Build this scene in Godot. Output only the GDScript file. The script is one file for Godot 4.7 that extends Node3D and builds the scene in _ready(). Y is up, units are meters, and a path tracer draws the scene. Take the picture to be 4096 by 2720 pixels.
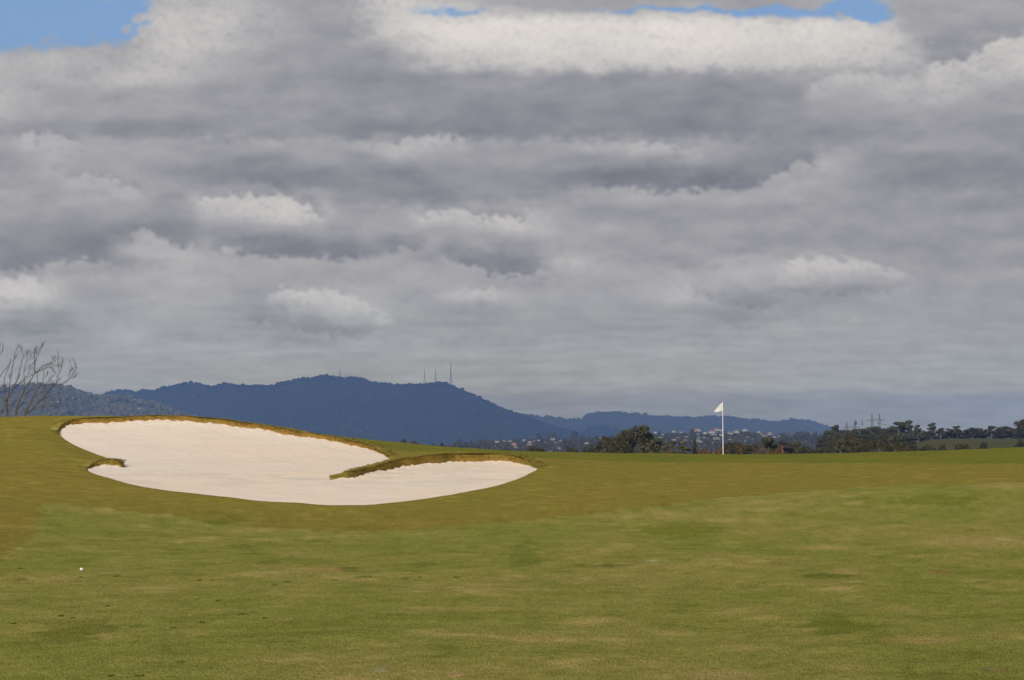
extends Node3D
# A golf green with a large sand bunker, a forested mountain range behind, under broken grey cloud.
# Pixels of the photograph (4096 x 2720) are turned into directions; distances come from the ground they touch.

const F := 5950.0            # focal length in photograph pixels
const HORIZON := 1795.0      # photograph row of eye level
const EYE := 1.65            # camera height in metres
const DEG := PI / 180.0
var pitch := atan((HORIZON - 1360.0) / F)
var made := {}               # how many of each name
var rng := RandomNumberGenerator.new()
var fine := FastNoiseLite.new()
var mid := FastNoiseLite.new()
var broad := FastNoiseLite.new()

# ------------------------------------------------------------------ small helpers
func numbered(called: String) -> String:
	var n: int = made.get(called, 0)
	made[called] = n + 1
	return called if n == 0 else "%s_%03d" % [called, n]

func tag(o: Node, label: String, category: String, group := "", kind := "") -> void:
	if label: o.set_meta("label", label)
	if category: o.set_meta("category", category)
	if group: o.set_meta("group", group)
	if kind: o.set_meta("kind", kind)

func thing(called: String, at: Vector3, turn := 0.0) -> Node3D:
	var o := Node3D.new()
	o.name = numbered(called)
	add_child(o)
	o.position = at
	o.rotation.y = turn
	return o

func part(called: String, mesh: Mesh, m: Material, parent: Node, at := Vector3.ZERO) -> MeshInstance3D:
	var o := MeshInstance3D.new()
	o.name = numbered(called) if parent == self else called
	o.mesh = mesh
	if m: o.material_override = m
	parent.add_child(o, true)
	o.position = at
	o.cast_shadow = GeometryInstance3D.SHADOW_CASTING_SETTING_ON
	return o

func copy(o: Node3D, called: String) -> Node3D:
	var c: Node3D = o.duplicate()
	c.name = numbered(called)
	add_child(c)
	return c

func col(r: float, g: float, b: float) -> Color:   # linear base colour -> sRGB for albedo_color
	return Color(r, g, b).linear_to_srgb()

func mat(c: Color, rough := 0.9) -> StandardMaterial3D:
	var m := StandardMaterial3D.new()
	m.albedo_color = c
	m.roughness = rough
	m.metallic_specular = 0.3
	return m

func vmat(rough := 0.95) -> StandardMaterial3D:   # base colour from the vertices
	var m := StandardMaterial3D.new()
	m.vertex_color_use_as_albedo = true
	m.metallic_specular = 0.08
	m.roughness = rough
	m.cull_mode = BaseMaterial3D.CULL_DISABLED
	return m

func slope_of(y: float) -> float:                  # rise per metre of distance for a photograph row
	return tan(pitch + atan((1360.0 - y) / F))

func px(x: float, y: float, d: float) -> Vector3:  # the point seen at that pixel, d metres ahead
	var b := (1360.0 - y) / F
	var k := cos(pitch) - b * sin(pitch)
	return Vector3(d * (x - 2048.0) / F / k, EYE + d * slope_of(y), -d)

func mesh_of(v: PackedVector3Array, n: PackedVector3Array, c: PackedColorArray, idx: PackedInt32Array, uv := PackedVector2Array()) -> ArrayMesh:
	var a := []
	a.resize(Mesh.ARRAY_MAX)
	a[Mesh.ARRAY_VERTEX] = v
	if n.size(): a[Mesh.ARRAY_NORMAL] = n
	if c.size(): a[Mesh.ARRAY_COLOR] = c
	if uv.size(): a[Mesh.ARRAY_TEX_UV] = uv
	if idx.size(): a[Mesh.ARRAY_INDEX] = idx
	var m := ArrayMesh.new()
	m.add_surface_from_arrays(Mesh.PRIMITIVE_TRIANGLES, a)
	return m

func grid_mesh(v: PackedVector3Array, c: PackedColorArray, nu: int, nv: int, keep := PackedByteArray(), uv := PackedVector2Array()) -> ArrayMesh:
	# v runs row by row, rows away from the camera, columns to the right
	var n := PackedVector3Array()
	n.resize(v.size())
	for j in nv:
		for i in nu:
			var l := v[j * nu + maxi(i - 1, 0)]
			var r := v[j * nu + mini(i + 1, nu - 1)]
			var a := v[maxi(j - 1, 0) * nu + i]
			var b := v[mini(j + 1, nv - 1) * nu + i]
			n[j * nu + i] = (r - l).cross(b - a).normalized()
	var idx := PackedInt32Array()
	for j in nv - 1:
		for i in nu - 1:
			var p := j * nu + i
			if keep.size() and not (keep[p] or keep[p + 1] or keep[p + nu] or keep[p + nu + 1]):
				continue
			idx.append_array(PackedInt32Array([p, p + nu, p + 1, p + 1, p + nu, p + nu + 1]))
	return mesh_of(v, n, c, idx, uv)

func hermite(xs: PackedFloat32Array, ys: PackedFloat32Array, x: float) -> float:   # smooth curve through points, xs rising
	var n := xs.size()
	if x <= xs[0]: return ys[0]
	if x >= xs[n - 1]: return ys[n - 1]
	var i := 0
	while xs[i + 1] < x: i += 1
	var h := xs[i + 1] - xs[i]
	var s := (ys[i + 1] - ys[i]) / h
	var m0 := s
	var m1 := s
	if i > 0:
		var s0 := (ys[i] - ys[i - 1]) / (xs[i] - xs[i - 1])
		m0 = 0.0 if s0 * s <= 0.0 else 2.0 * s0 * s / (s0 + s)
	if i < n - 2:
		var s1 := (ys[i + 2] - ys[i + 1]) / (xs[i + 2] - xs[i + 1])
		m1 = 0.0 if s1 * s <= 0.0 else 2.0 * s1 * s / (s1 + s)
	var t := (x - xs[i]) / h
	var t2 := t * t
	var t3 := t2 * t
	return (2 * t3 - 3 * t2 + 1) * ys[i] + (t3 - 2 * t2 + t) * h * m0 + (3 * t2 - 2 * t3) * ys[i + 1] + (t3 - t2) * h * m1

func pairs(a: Array) -> Array:   # [x0, y0, x1, y1 ...] -> [xs, ys]
	var xs := PackedFloat32Array()
	var ys := PackedFloat32Array()
	for i in range(0, a.size(), 2):
		xs.append(a[i])
		ys.append(a[i + 1])
	return [xs, ys]

func noise_set(n: FastNoiseLite, seed_: int, freq: float, octaves: int) -> void:
	n.seed = seed_
	n.noise_type = FastNoiseLite.TYPE_SIMPLEX_SMOOTH
	n.frequency = freq
	n.fractal_type = FastNoiseLite.FRACTAL_FBM
	n.fractal_octaves = octaves

# ------------------------------------------------------------------ the scene
func _ready() -> void:
	rng.seed = 20111
	noise_set(fine, 11, 1.0, 3)
	noise_set(mid, 12, 1.0, 4)
	noise_set(broad, 13, 1.0, 4)
	# camera
	var cam := Camera3D.new()
	cam.name = "camera"
	cam.fov = 2.0 * atan(1360.0 / F) / DEG
	cam.near = 0.1
	cam.far = 60000.0
	cam.position = Vector3(0, EYE, 0)
	cam.rotation.x = pitch
	add_child(cam)
	cam.current = true
	# air and sky
	var env := Environment.new()
	env.background_mode = Environment.BG_SKY
	env.tonemap_mode = Environment.TONE_MAPPER_LINEAR
	env.tonemap_exposure = 1.0
	env.sdfgi_enabled = true
	env.ssao_enabled = true
	env.ssil_enabled = true
	env.fog_enabled = true
	env.fog_density = HAZE
	env.fog_light_color = Color(0.56, 0.72, 1.0)
	var sky := Sky.new()
	var sm := PanoramaSkyMaterial.new()
	sm.panorama = ImageTexture.create_from_image(make_sky())
	sky.sky_material = sm
	env.sky = sky
	var we := WorldEnvironment.new()
	we.name = "world_environment"
	we.environment = env
	add_child(we)
	# the sun, veiled, behind the camera's left shoulder
	var sun := DirectionalLight3D.new()
	sun.name = "sun"
	sun.light_energy = 1.12
	sun.light_color = Color(1.0, 0.95, 0.87)
	sun.light_angular_distance = 1.2
	sun.shadow_enabled = true
	add_child(sun)
	sun.look_at_from_position(SUN, Vector3.ZERO, Vector3.UP)
	print("sky ", Time.get_ticks_msec())
	build_ground()
	print("ground ", Time.get_ticks_msec())
	build_range()
	build_clouds()
	print("range ", Time.get_ticks_msec())
	build_far()
	print("far ", Time.get_ticks_msec())
	build_near()
	print("near ", Time.get_ticks_msec())

# ------------------------------------------------------------------ sky
const HAZE := 1.3e-4
const SUN := Vector3(-0.30, 0.60, 0.74)
# clouds as soft shapes, in degrees-like units of 1/2361 of the picture's width: centre, half size, tone, softness, strength
const CLOUDS := [
	# upper deck
	[160, 215, 260, 105, 172, .25, .95], [500, 90, 190, 105, 186, .22, .95], [430, 60, 80, 60, 190, .25, .7], [640, 110, 200, 110, 168, .5, .8], [820, 150, 210, 130, 147, .45, .9],
	[1160, 85, 310, 62, 212, .22, .95], [1020, 70, 120, 46, 222, .3, .7], [1480, 95, 330, 66, 214, .2, .95], [1800, 115, 300, 66, 206, .22, .95], [1560, 70, 200, 34, 226, .3, .7], [1960, 125, 160, 58, 196, .35, .9],
	[2230, 60, 150, 85, 160, .3, .95], [2220, 105, 90, 34, 141, .5, .9], [2345, 122, 60, 34, 198, .4, .9],
	[1330, -2, 420, 19, 160, .3, .95], [1700, -4, 210, 18, 156, .35, .9],
	[1250, 245, 720, 70, 145, .45, .95], [1750, 235, 340, 62, 146, .5, .9], [600, 250, 260, 70, 152, .5, .8],
	[2000, 205, 110, 55, 168, .6, .85], [2200, 235, 190, 110, 158, .6, .8], [2330, 220, 90, 40, 150, .6, .7],
	[250, 265, 260, 50, 152, .6, .8], [190, 297, 260, 20, 138, .7, .8], [700, 292, 330, 22, 137, .7, .7], [1400, 300, 420, 20, 135, .7, .8], [1900, 318, 300, 20, 140, .7, .7],
	[120, 330, 150, 22, 164, .6, .8], [280, 345, 140, 20, 160, .6, .7], [960, 338, 160, 16, 160, .7, .8], [930, 345, 40, 16, 168, .7, .7], [1500, 345, 160, 16, 163, .7, .8], [1120, 375, 260, 22, 152, .7, .6],
	[700, 395, 240, 26, 137, .6, .85], [1180, 420, 260, 18, 139, .6, .8], [1600, 415, 260, 24, 131, .35, .95], [1640, 432, 130, 12, 126, .35, .8], [2180, 412, 260, 28, 138, .6, .85], [1870, 388, 60, 26, 168, .5, .8], [1960, 430, 140, 30, 158, .6, .7],
	[150, 425, 220, 34, 160, .5, .85], [300, 440, 110, 24, 168, .4, .8], [1180, 452, 300, 14, 158, .7, .6], [1700, 460, 260, 14, 160, .6, .7],
	# the middle row
	[210, 545, 260, 80, 150, .3, .9], [110, 600, 190, 26, 131, .3, .95], [390, 530, 110, 34, 136, .35, .9], [240, 585, 60, 26, 134, .3, .85],
	[560, 500, 150, 60, 168, .3, .9], [650, 485, 80, 36, 190, .3, .9], [650, 478, 44, 24, 214, .45, .9], [730, 510, 60, 20, 188, .5, .7], [690, 545, 170, 36, 146, .45, .85], [690, 578, 150, 17, 130, .3, .95], [840, 530, 110, 46, 148, .5, .8], [900, 568, 90, 12, 136, .4, .7],
	[1090, 520, 150, 46, 168, .35, .9], [1040, 498, 80, 18, 188, .5, .8], [1175, 530, 70, 36, 178, .4, .8], [1120, 572, 140, 36, 150, .4, .9], [1150, 612, 108, 24, 130, .25, .95], [1000, 588, 70, 14, 142, .4, .8],
	[420, 585, 160, 42, 166, .35, .85], [700, 618, 300, 24, 162, .5, .8], [1330, 560, 130, 60, 164, .6, .7], [1280, 585, 50, 26, 170, .5, .7], [330, 560, 50, 34, 170, .4, .7],
	[1660, 540, 280, 50, 154, .6, .6], [2150, 560, 240, 60, 150, .6, .6],
	# the low row
	[60, 680, 120, 44, 182, .35, .85], [100, 745, 100, 30, 142, .35, .85], [190, 700, 60, 24, 166, .4, .6],
	[640, 705, 120, 30, 152, .5, .8], [770, 712, 115, 38, 180, .35, .85], [860, 738, 34, 20, 194, .4, .8], [720, 692, 46, 22, 186, .5, .7], [740, 757, 130, 14, 138, .3, .9], [590, 735, 100, 14, 148, .5, .8],
	[470, 690, 150, 18, 166, .6, .7], [300, 782, 36, 16, 168, .5, .7], [470, 745, 70, 14, 165, .6, .6],
	[1085, 672, 60, 18, 180, .5, .8], [1100, 703, 60, 12, 140, .5, .85], [1220, 712, 80, 24, 162, .5, .7], [1210, 738, 60, 8, 146, .5, .7],
	[1630, 665, 90, 24, 172, .5, .8], [1740, 690, 90, 18, 150, .5, .8], [1730, 705, 60, 9, 138, .4, .85], [1920, 630, 170, 42, 166, .4, .85], [1930, 608, 60, 14, 186, .5, .8], [1800, 625, 50, 22, 176, .5, .7], [1900, 672, 130, 10, 144, .5, .85], [2060, 640, 100, 30, 164, .5, .7],
	[2280, 660, 150, 70, 149, .6, .7], [1480, 700, 160, 14, 163, .6, .6],
]
# brightness of the cloud deck: height, then every hundred units across
const DECK := [
	[25, 170, 170, 170, 172, 178, 182, 172, 158, 160, 195, 190, 178, 165, 165, 165, 165, 165, 163, 160, 165, 168, 162, 160, 165],
	[60, 170, 170, 170, 174, 188, 188, 170, 150, 152, 205, 220, 224, 226, 226, 218, 218, 220, 220, 215, 212, 202, 170, 152, 160],
	[100, 160, 165, 168, 165, 190, 184, 168, 150, 147, 175, 214, 208, 216, 220, 212, 208, 216, 212, 208, 210, 200, 165, 138, 185],
	[140, 168, 172, 170, 172, 184, 165, 152, 150, 148, 155, 192, 192, 198, 194, 190, 188, 194, 192, 194, 194, 192, 180, 165, 192],
	[180, 170, 170, 170, 186, 168, 155, 150, 147, 145, 148, 150, 150, 155, 150, 148, 148, 148, 150, 152, 155, 162, 172, 170, 186],
	[220, 180, 168, 160, 158, 155, 155, 155, 152, 150, 147, 146, 143, 143, 143, 145, 145, 145, 147, 148, 150, 160, 182, 176, 160],
	[260, 172, 155, 152, 158, 158, 155, 158, 155, 152, 148, 146, 142, 142, 140, 142, 140, 142, 143, 146, 148, 155, 162, 160, 150],
	[300, 140, 144, 140, 136, 136, 141, 144, 143, 140, 138, 136, 134, 134, 132, 132, 134, 134, 138, 141, 146, 150, 153, 153, 143],
	[335, 158, 174, 167, 164, 160, 160, 162, 160, 160, 178, 167, 160, 157, 157, 167, 171, 162, 154, 150, 148, 150, 152, 152, 142],
	[370, 148, 160, 160, 160, 158, 152, 145, 155, 152, 155, 156, 156, 155, 152, 150, 150, 148, 145, 150, 167, 150, 142, 142, 140],
	[410, 155, 167, 172, 166, 144, 136, 134, 134, 136, 139, 142, 145, 145, 140, 134, 128, 126, 126, 162, 164, 145, 138, 138, 138],
	[450, 160, 162, 167, 170, 145, 167, 184, 168, 150, 140, 138, 140, 145, 150, 155, 158, 158, 158, 158, 155, 150, 148, 145, 145],
	[490, 160, 160, 158, 155, 155, 175, 190, 190, 155, 155, 180, 184, 176, 160, 150, 148, 150, 152, 155, 155, 152, 150, 148, 150],
	[530, 148, 146, 142, 138, 130, 165, 165, 150, 160, 160, 155, 170, 180, 165, 158, 152, 155, 155, 155, 155, 152, 150, 150, 148],
	[570, 138, 135, 128, 168, 162, 145, 131, 127, 138, 135, 153, 153, 146, 163, 154, 158, 158, 154, 154, 154, 155, 153, 151, 151],
	[605, 130, 140, 153, 166, 163, 162, 153, 153, 162, 156, 145, 126, 124, 166, 162, 156, 154, 168, 164, 186, 161, 158, 151, 151],
	[640, 166, 168, 161, 163, 163, 162, 162, 162, 162, 162, 162, 154, 143, 162, 162, 165, 162, 162, 162, 165, 162, 158, 153, 153],
	[680, 187, 180, 156, 158, 161, 159, 155, 182, 174, 160, 161, 178, 161, 158, 161, 161, 176, 153, 151, 145, 154, 158, 153, 151],
	[720, 161, 152, 156, 156, 159, 156, 153, 162, 169, 162, 156, 147, 156, 154, 159, 156, 154, 142, 153, 154, 158, 155, 155, 153],
	[760, 147, 144, 153, 162, 154, 156, 153, 141, 144, 156, 156, 154, 154, 154, 154, 154, 154, 154, 160, 160, 159, 158, 155, 153],
	[800, 153, 153, 156, 161, 161, 161, 160, 160, 160, 160, 161, 161, 161, 161, 161, 161, 161, 161, 161, 160, 159, 158, 157, 155],
	[880, 154, 155, 155, 156, 156, 157, 157, 157, 157, 158, 158, 158, 158, 158, 158, 158, 158, 158, 158, 158, 157, 157, 156, 155],
	[960, 154, 155, 155, 155, 155, 155, 155, 156, 156, 156, 156, 156, 156, 156, 156, 156, 156, 156, 156, 156, 155, 155, 155, 155],
]
# crisp outlines of cloud heads and bases: points along the line, tone just above, tone just below, how far each reaches
const LINES := [
	[[0, 628, 100, 612, 190, 600, 275, 606], 130, 168, 42, 30], [[285, 592, 300, 548, 330, 536, 380, 552, 430, 566, 470, 566], 133, 171, 30, 40], [[470, 568, 540, 576, 600, 588, 700, 594, 790, 596, 850, 586], 128, 167, 36, 25], [[860, 562, 900, 572, 960, 572, 1000, 566], 133, 161, 14, 20], [[1000, 590, 1060, 606, 1120, 624, 1180, 636, 1230, 632, 1256, 600], 126, 169, 36, 26],
	[[440, 468, 500, 453, 560, 452, 620, 450, 660, 452, 700, 470, 765, 512], 138, 192, 30, 28], [[950, 505, 1000, 490, 1050, 484, 1110, 496, 1160, 500, 1230, 512], 139, 186, 26, 24], [[130, 412, 200, 402, 270, 415, 310, 432, 350, 452], 141, 171, 26, 26], [[1350, 425, 1450, 434, 1560, 440, 1700, 438, 1750, 425, 1790, 405, 1850, 375, 1900, 378], 127, 165, 28, 24],
	[[560, 735, 640, 748, 720, 768, 800, 775, 850, 770, 885, 745], 139, 161, 28, 14], [[600, 690, 660, 668, 700, 672, 760, 668, 820, 690, 870, 705, 890, 735], 157, 190, 12, 24], [[1580, 668, 1650, 690, 1700, 705, 1760, 712, 1830, 700], 140, 161, 15, 10], [[1750, 668, 1850, 676, 1930, 680, 2020, 676, 2120, 652], 142, 161, 15, 10], [[1780, 606, 1850, 596, 1930, 594, 1990, 602, 2060, 622, 2120, 640], 151, 186, 14, 18],
	[[-20, 642, 60, 636, 100, 650, 115, 670], 150, 192, 12, 42], [[-20, 766, 80, 772, 150, 760, 172, 735], 141, 159, 28, 10], [[30, 318, 100, 310, 160, 320, 200, 332], 139, 176, 22, 24], [[880, 336, 940, 322, 1040, 318, 1100, 322], 137, 176, 18, 24], [[1430, 340, 1480, 328, 1560, 336, 1640, 344], 139, 172, 16, 18], [[1040, 676, 1080, 664, 1130, 668, 1160, 680], 158, 184, 8, 14], [[1050, 700, 1100, 708, 1150, 704], 142, 160, 12, 8], [[280, 784, 300, 772, 325, 778], 156, 172, 6, 12], [[1840, 212, 1950, 168, 2060, 176, 2140, 190], 158, 182, 20, 34], [[2120, 152, 2220, 140, 2300, 90, 2380, 84], 146, 198, 30, 40],
]

const BLUE := [[90, 36, 250, 92, .5], [280, 36, 90, 72, .55], [1040, 28, 100, 8, .8], [1540, 22, 170, 9, .6], [1760, 30, 200, 12, .5], [1965, 28, 96, 34, .45]]

func tone(l: float) -> Color:   # cloud grey of that brightness: cool when dark, warm when bright
	var t := clampf((l - 125.0) / 100.0, 0.0, 1.0)
	return Color((l + lerpf(-4.5, 7.0, t)) / 255.0, (l + lerpf(-1.2, 0.5, t)) / 255.0, (l + lerpf(9.5, -7.0, t)) / 255.0)

var sky_lines := []

func deck(x: float, y: float) -> float:
	var j := 0
	while j < DECK.size() - 2 and DECK[j + 1][0] < y: j += 1
	var t := clampf((y - DECK[j][0]) / float(DECK[j + 1][0] - DECK[j][0]), 0.0, 1.0)
	t = t * t * (3.0 - 2.0 * t)
	var fx := clampf(x / 100.0, 0.0, 22.999)
	var i := int(fx)
	fx -= i
	var ends := [0.0, 0.0]
	for k in 2:
		var r: Array = DECK[j + k]
		ends[k] = cubic_interpolate(r[i + 1], r[i + 2], r[maxi(i, 1)], r[mini(i + 3, 24)], fx)
	return lerpf(ends[0], ends[1], t)

func seen_sky(x: float, y: float) -> Color:   # the clouds the photograph shows
	var wx := mid.get_noise_2d(x * 0.006, y * 0.012) * 34.0
	var wy := broad.get_noise_2d(x * 0.006 + 9.0, y * 0.013) * 17.0
	var qx := x + wx
	var qy := y + wy
	var n1 := broad.get_noise_2d(x * 0.011, y * 0.021 + 50.0)
	var n2 := mid.get_noise_2d(x * 0.03 + 40.0, y * 0.046)
	var n3 := fine.get_noise_2d(x * 0.075, y * 0.1)
	var edge := n1 * 0.45 + n2 * 0.3 + n3 * 0.05
	var l := deck(x + wx * 0.6 + n2 * 26.0 + n3 * 4.0, y + wy * 0.45 + n1 * 12.0 + n2 * 9.0 + n3 * 2.0)
	var blue := 0.0
	for b in BLUE:
		var e := Vector2((qx - b[0]) / b[2], (qy - b[1]) / b[3]).length() + edge * 0.6
		blue = maxf(blue, 1.0 - smoothstep(1.0 - b[4], 1.0 + b[4], e))
	var cover := 0.0
	for b in CLOUDS:
		var ey: float = (qy - b[1]) / b[3]
		if absf(ey) > 2.2: continue
		var ex: float = (qx - b[0]) / b[2]
		if absf(ex) > 2.2: continue
		# bright heads are crisp above and melt away below, dark bases the other way round
		var s: float = b[5]
		if b[4] > 164: s *= 0.75 if ey < 0.0 else 1.7
		elif b[4] < 145: s *= 1.7 if ey < 0.0 else 0.8
		s = minf(s, 0.85)
		var e := sqrt(ex * ex + ey * ey) + edge * (0.75 if b[3] > 15 else 0.45)
		var a: float = b[6] * (0.3 if b[1] < 460 else 0.4) * (1.0 - smoothstep(1.0 - s, 1.0 + s, e))
		l = lerpf(l, b[4], a)
		if b[1] < 260.0 and b[2] < 1000.0: cover = maxf(cover, a * 3.0)
	for b in sky_lines:
		if x < b[0][0] or x > b[0][b[0].size() - 1]: continue
		var up: float = y - hermite(b[0], b[1], x) + n2 * 20.0 + n3 * 3.0 + n1 * 10.0
		if up > b[5] * 3.0 or up < -b[4] * 3.0: continue
		var ends := minf(smoothstep(0.0, 40.0, x - b[0][0]), smoothstep(0.0, 40.0, b[0][b[0].size() - 1] - x))
		var over: float = lerpf(l, b[2], 0.9 * ends * exp(minf(up, 0.0) / b[4]))
		var under: float = lerpf(l, b[3], 0.9 * ends * exp(-maxf(up, 0.0) / b[5]))
		l = lerpf(over, under, smoothstep(-8.0, 8.0, up))
	# wide soft shading, billows within the heads, thin flat lines lower down
	var soft := broad.get_noise_2d(x * 0.0028 + 77.0, y * 0.011) * 11.0 + mid.get_noise_2d(x * 0.009, y * 0.022 + 5.0) * 7.0
	var billow := (absf(n2) - 0.2) * -26.0 * smoothstep(152.0, 190.0, l) + n3 * 1.2 + n2 * 3.0
	var low := smoothstep(600.0, 820.0, y)
	var streak := fine.get_noise_2d(x * 0.003 + 31.0, y * 0.05) * 8.0 + mid.get_noise_2d(x * 0.008, y * 0.06) * 8.0
	l += billow + lerpf(soft, streak * 0.85 + soft * 0.3, low)
	l = 153.0 + (l - 153.0) * 1.06
	if l > 185.0: l = 185.0 + (l - 185.0) * 0.68
	var c := tone(l)
	# nearer the horizon the grey turns a little greenish blue
	var g := smoothstep(600.0, 900.0, y)
	c = c.lerp(Color((l - 9.0) / 255.0, (l - 1.0) / 255.0, (l + 6.5) / 255.0), g * 0.8)
	var hole := clampf(blue - cover, 0.0, 1.0)
	return c.lerp(Color(0.485, 0.625, 0.80), 0.95 * smoothstep(0.05, 1.0, hole))

func any_sky(dir: Vector3) -> Color:   # the same kind of broken cloud everywhere else
	var h := maxf(dir.y, 0.015) + 0.12
	var p := Vector2(dir.x, dir.z) / h
	var n := broad.get_noise_2d(p.x * 0.9 + 3.0, p.y * 0.9) + mid.get_noise_2d(p.x * 3.1, p.y * 3.1 + 8.0) * 0.4
	var l := 156.0 + n * 46.0
	return tone(l).lerp(Color(0.475, 0.625, 0.815), smoothstep(0.26, 0.5, mid.get_noise_2d(p.x * 0.7 + 20.0, p.y * 0.7)))

func behind_haze(c: Color, s: float) -> Color:   # the sky above the haze, so that through the haze it looks like c
	var way := minf(12500.0, 520.0 / maxf(s, 0.005))
	var t := exp(-HAZE * way)
	var lin := c.srgb_to_linear()
	return Color(maxf((lin.r - (1.0 - t) * HAZE_GLOW.r) / t, 0.02), maxf((lin.g - (1.0 - t) * HAZE_GLOW.g) / t, 0.02), maxf((lin.b - (1.0 - t) * HAZE_GLOW.b) / t, 0.02))
const HAZE_GLOW := Color(0.078, 0.147, 0.297)

func make_sky() -> Image:
	for b in LINES:
		var pr: Array = pairs(b[0])
		sky_lines.append([pr[0], pr[1], b[1], b[2], float(b[3]), float(b[4])])
	const W := 4096
	const H := 2048
	var im := Image.create(W / 8, H / 8, false, Image.FORMAT_RGBF)
	for j in H / 8:
		var up := PI / 2 - (j + 0.5) / (H / 8) * PI
		for i in W / 8:
			var turn := (i + 0.5) / (W / 8) * TAU
			var dir := Vector3(sin(turn) * cos(up), sin(up), -cos(turn) * cos(up))
			im.set_pixel(i, j, behind_haze(any_sky(dir), tan(maxf(up, 0.003))) if up > -0.02 else Color(0.12, 0.13, 0.09))
	im.resize(W, H, Image.INTERPOLATE_CUBIC)
	var half := int(24.0 / 360.0 * W)
	for j in range(int((90.0 - 23.0) / 180.0 * H), int(90.2 / 180.0 * H)):
		var up := PI / 2 - (j + 0.5) / H * PI
		for i in range(-half, half):
			var turn := (i + 0.5) / W * TAU
			var dir := Vector3(sin(turn) * cos(up), sin(up), -cos(turn) * cos(up))
			var e := dir.rotated(Vector3.RIGHT, -pitch)
			var x := (2048.0 + F * e.x / -e.z) / 1.7348
			var y := (1360.0 - F * e.y / -e.z) / 1.7348
			var out := maxf(maxf(-x, x - 2361.0), -y)
			var w := 1.0 - smoothstep(0.0, 220.0, out)
			if w <= 0.0: continue
			var c := behind_haze(seen_sky(x, y), tan(maxf(up, 0.003)))
			var at := posmod(i, W)
			im.set_pixel(at, j, im.get_pixel(at, j).lerp(c, w))
	# the picture is stretched when it is drawn: keep its edges firm
	var soft := im.duplicate()
	for j in range(int((90.0 - 22.0) / 180.0 * H), int(90.0 / 180.0 * H) - 2):
		for i in range(-half + 4, half - 4):
			var at := posmod(i, W)
			var c: Color = soft.get_pixel(at, j)
			var round_: Color = (soft.get_pixel(posmod(i - 1, W), j) + soft.get_pixel(posmod(i + 1, W), j) + soft.get_pixel(at, j - 1) + soft.get_pixel(at, j + 1)) * 0.25
			im.set_pixel(at, j, c + (c - round_) * 0.35)
	return im

# ------------------------------------------------------------------ the golf course
# ground heights along lines of sight: photograph column, then distance and height pairs
const LAND := [
	[-900, [3, .0, 12, .02, 20, .05, 28, .3, 36, .75, 44, 1.5, 51, 2.5, 55, 2.85, 60, 2.7, 90, .5]],
	[0, [3, .0, 12, 0, 20.3, .02, 28, .16, 36, .52, 40, .86, 44, 1.28, 48, 1.78, 51, 2.36, 54, 2.82, 58, 2.72, 90, .6]],
	[600, [3, .0, 12, 0, 20.3, .0, 28, .08, 36, .35, 40, .73, 44, 1.15, 48, 1.7, 51, 2.3, 53.4, 2.84, 58, 2.7, 90, .6]],
	[1100, [3, .0, 12, 0, 20.3, .0, 28, .02, 33, .14, 36, .31, 40, .7, 44, 1.1, 48, 1.6, 51.4, 2.37, 53, 2.44, 58, 2.2, 90, .5]],
	[1330, [3, .0, 12, 0, 20.3, .0, 28, .02, 33, .13, 36, .30, 40, .7, 44, 1.15, 48, 1.6, 51.0, 2.0, 57, 2.13, 62, 2.0, 90, .4]],
	[1566, [3, .0, 12, 0, 20.3, .0, 28, .03, 36, .30, 40, .75, 44, 1.2, 46.5, 1.38, 50, 1.6, 54, 1.76, 58, 1.91, 63, 1.8, 90, .4]],
	[1850, [3, .0, 12, 0, 20.3, .02, 28, .08, 36, .34, 38.4, .55, 42, .95, 46, 1.49, 50, 1.55, 54, 1.61, 60, 1.69, 66, 1.5, 90, .3]],
	[2150, [3, .0, 12, 0, 20.3, .03, 28, .11, 36, .42, 40, .75, 43.6, 1.06, 46, 1.25, 50, 1.38, 56, 1.48, 61, 1.53, 68, 1.35, 90, .3]],
	[2900, [3, .0, 12, 0, 20.3, .06, 28, .2, 36, .5, 44, .86, 52, 1.2, 58, 1.40, 61, 1.42, 66, 1.36, 90, .3]],
	[3500, [3, .0, 12, .02, 20.3, .1, 28, .28, 36, .62, 44, .98, 52, 1.28, 60, 1.47, 64, 1.49, 72, 1.3, 90, .5]],
	[4096, [3, .0, 12, .03, 20.3, .13, 28, .35, 36, .76, 44, 1.1, 52, 1.38, 60, 1.6, 68, 1.73, 78, 1.5, 90, 1.0]],
	[5000, [3, .0, 12, .05, 20.3, .2, 28, .46, 36, .9, 44, 1.3, 52, 1.6, 60, 1.85, 70, 2.1, 80, 1.9, 90, 1.5]],
]
# sand: row of the photograph by distance
const SAND_ROWS := [30, 2170, 34, 2066, 36, 2020, 38, 1977, 40, 1938, 42, 1903, 44, 1870, 46, 1842, 48, 1808, 50, 1768, 52, 1718, 53, 1684, 54, 1640, 55, 1590]
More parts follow.
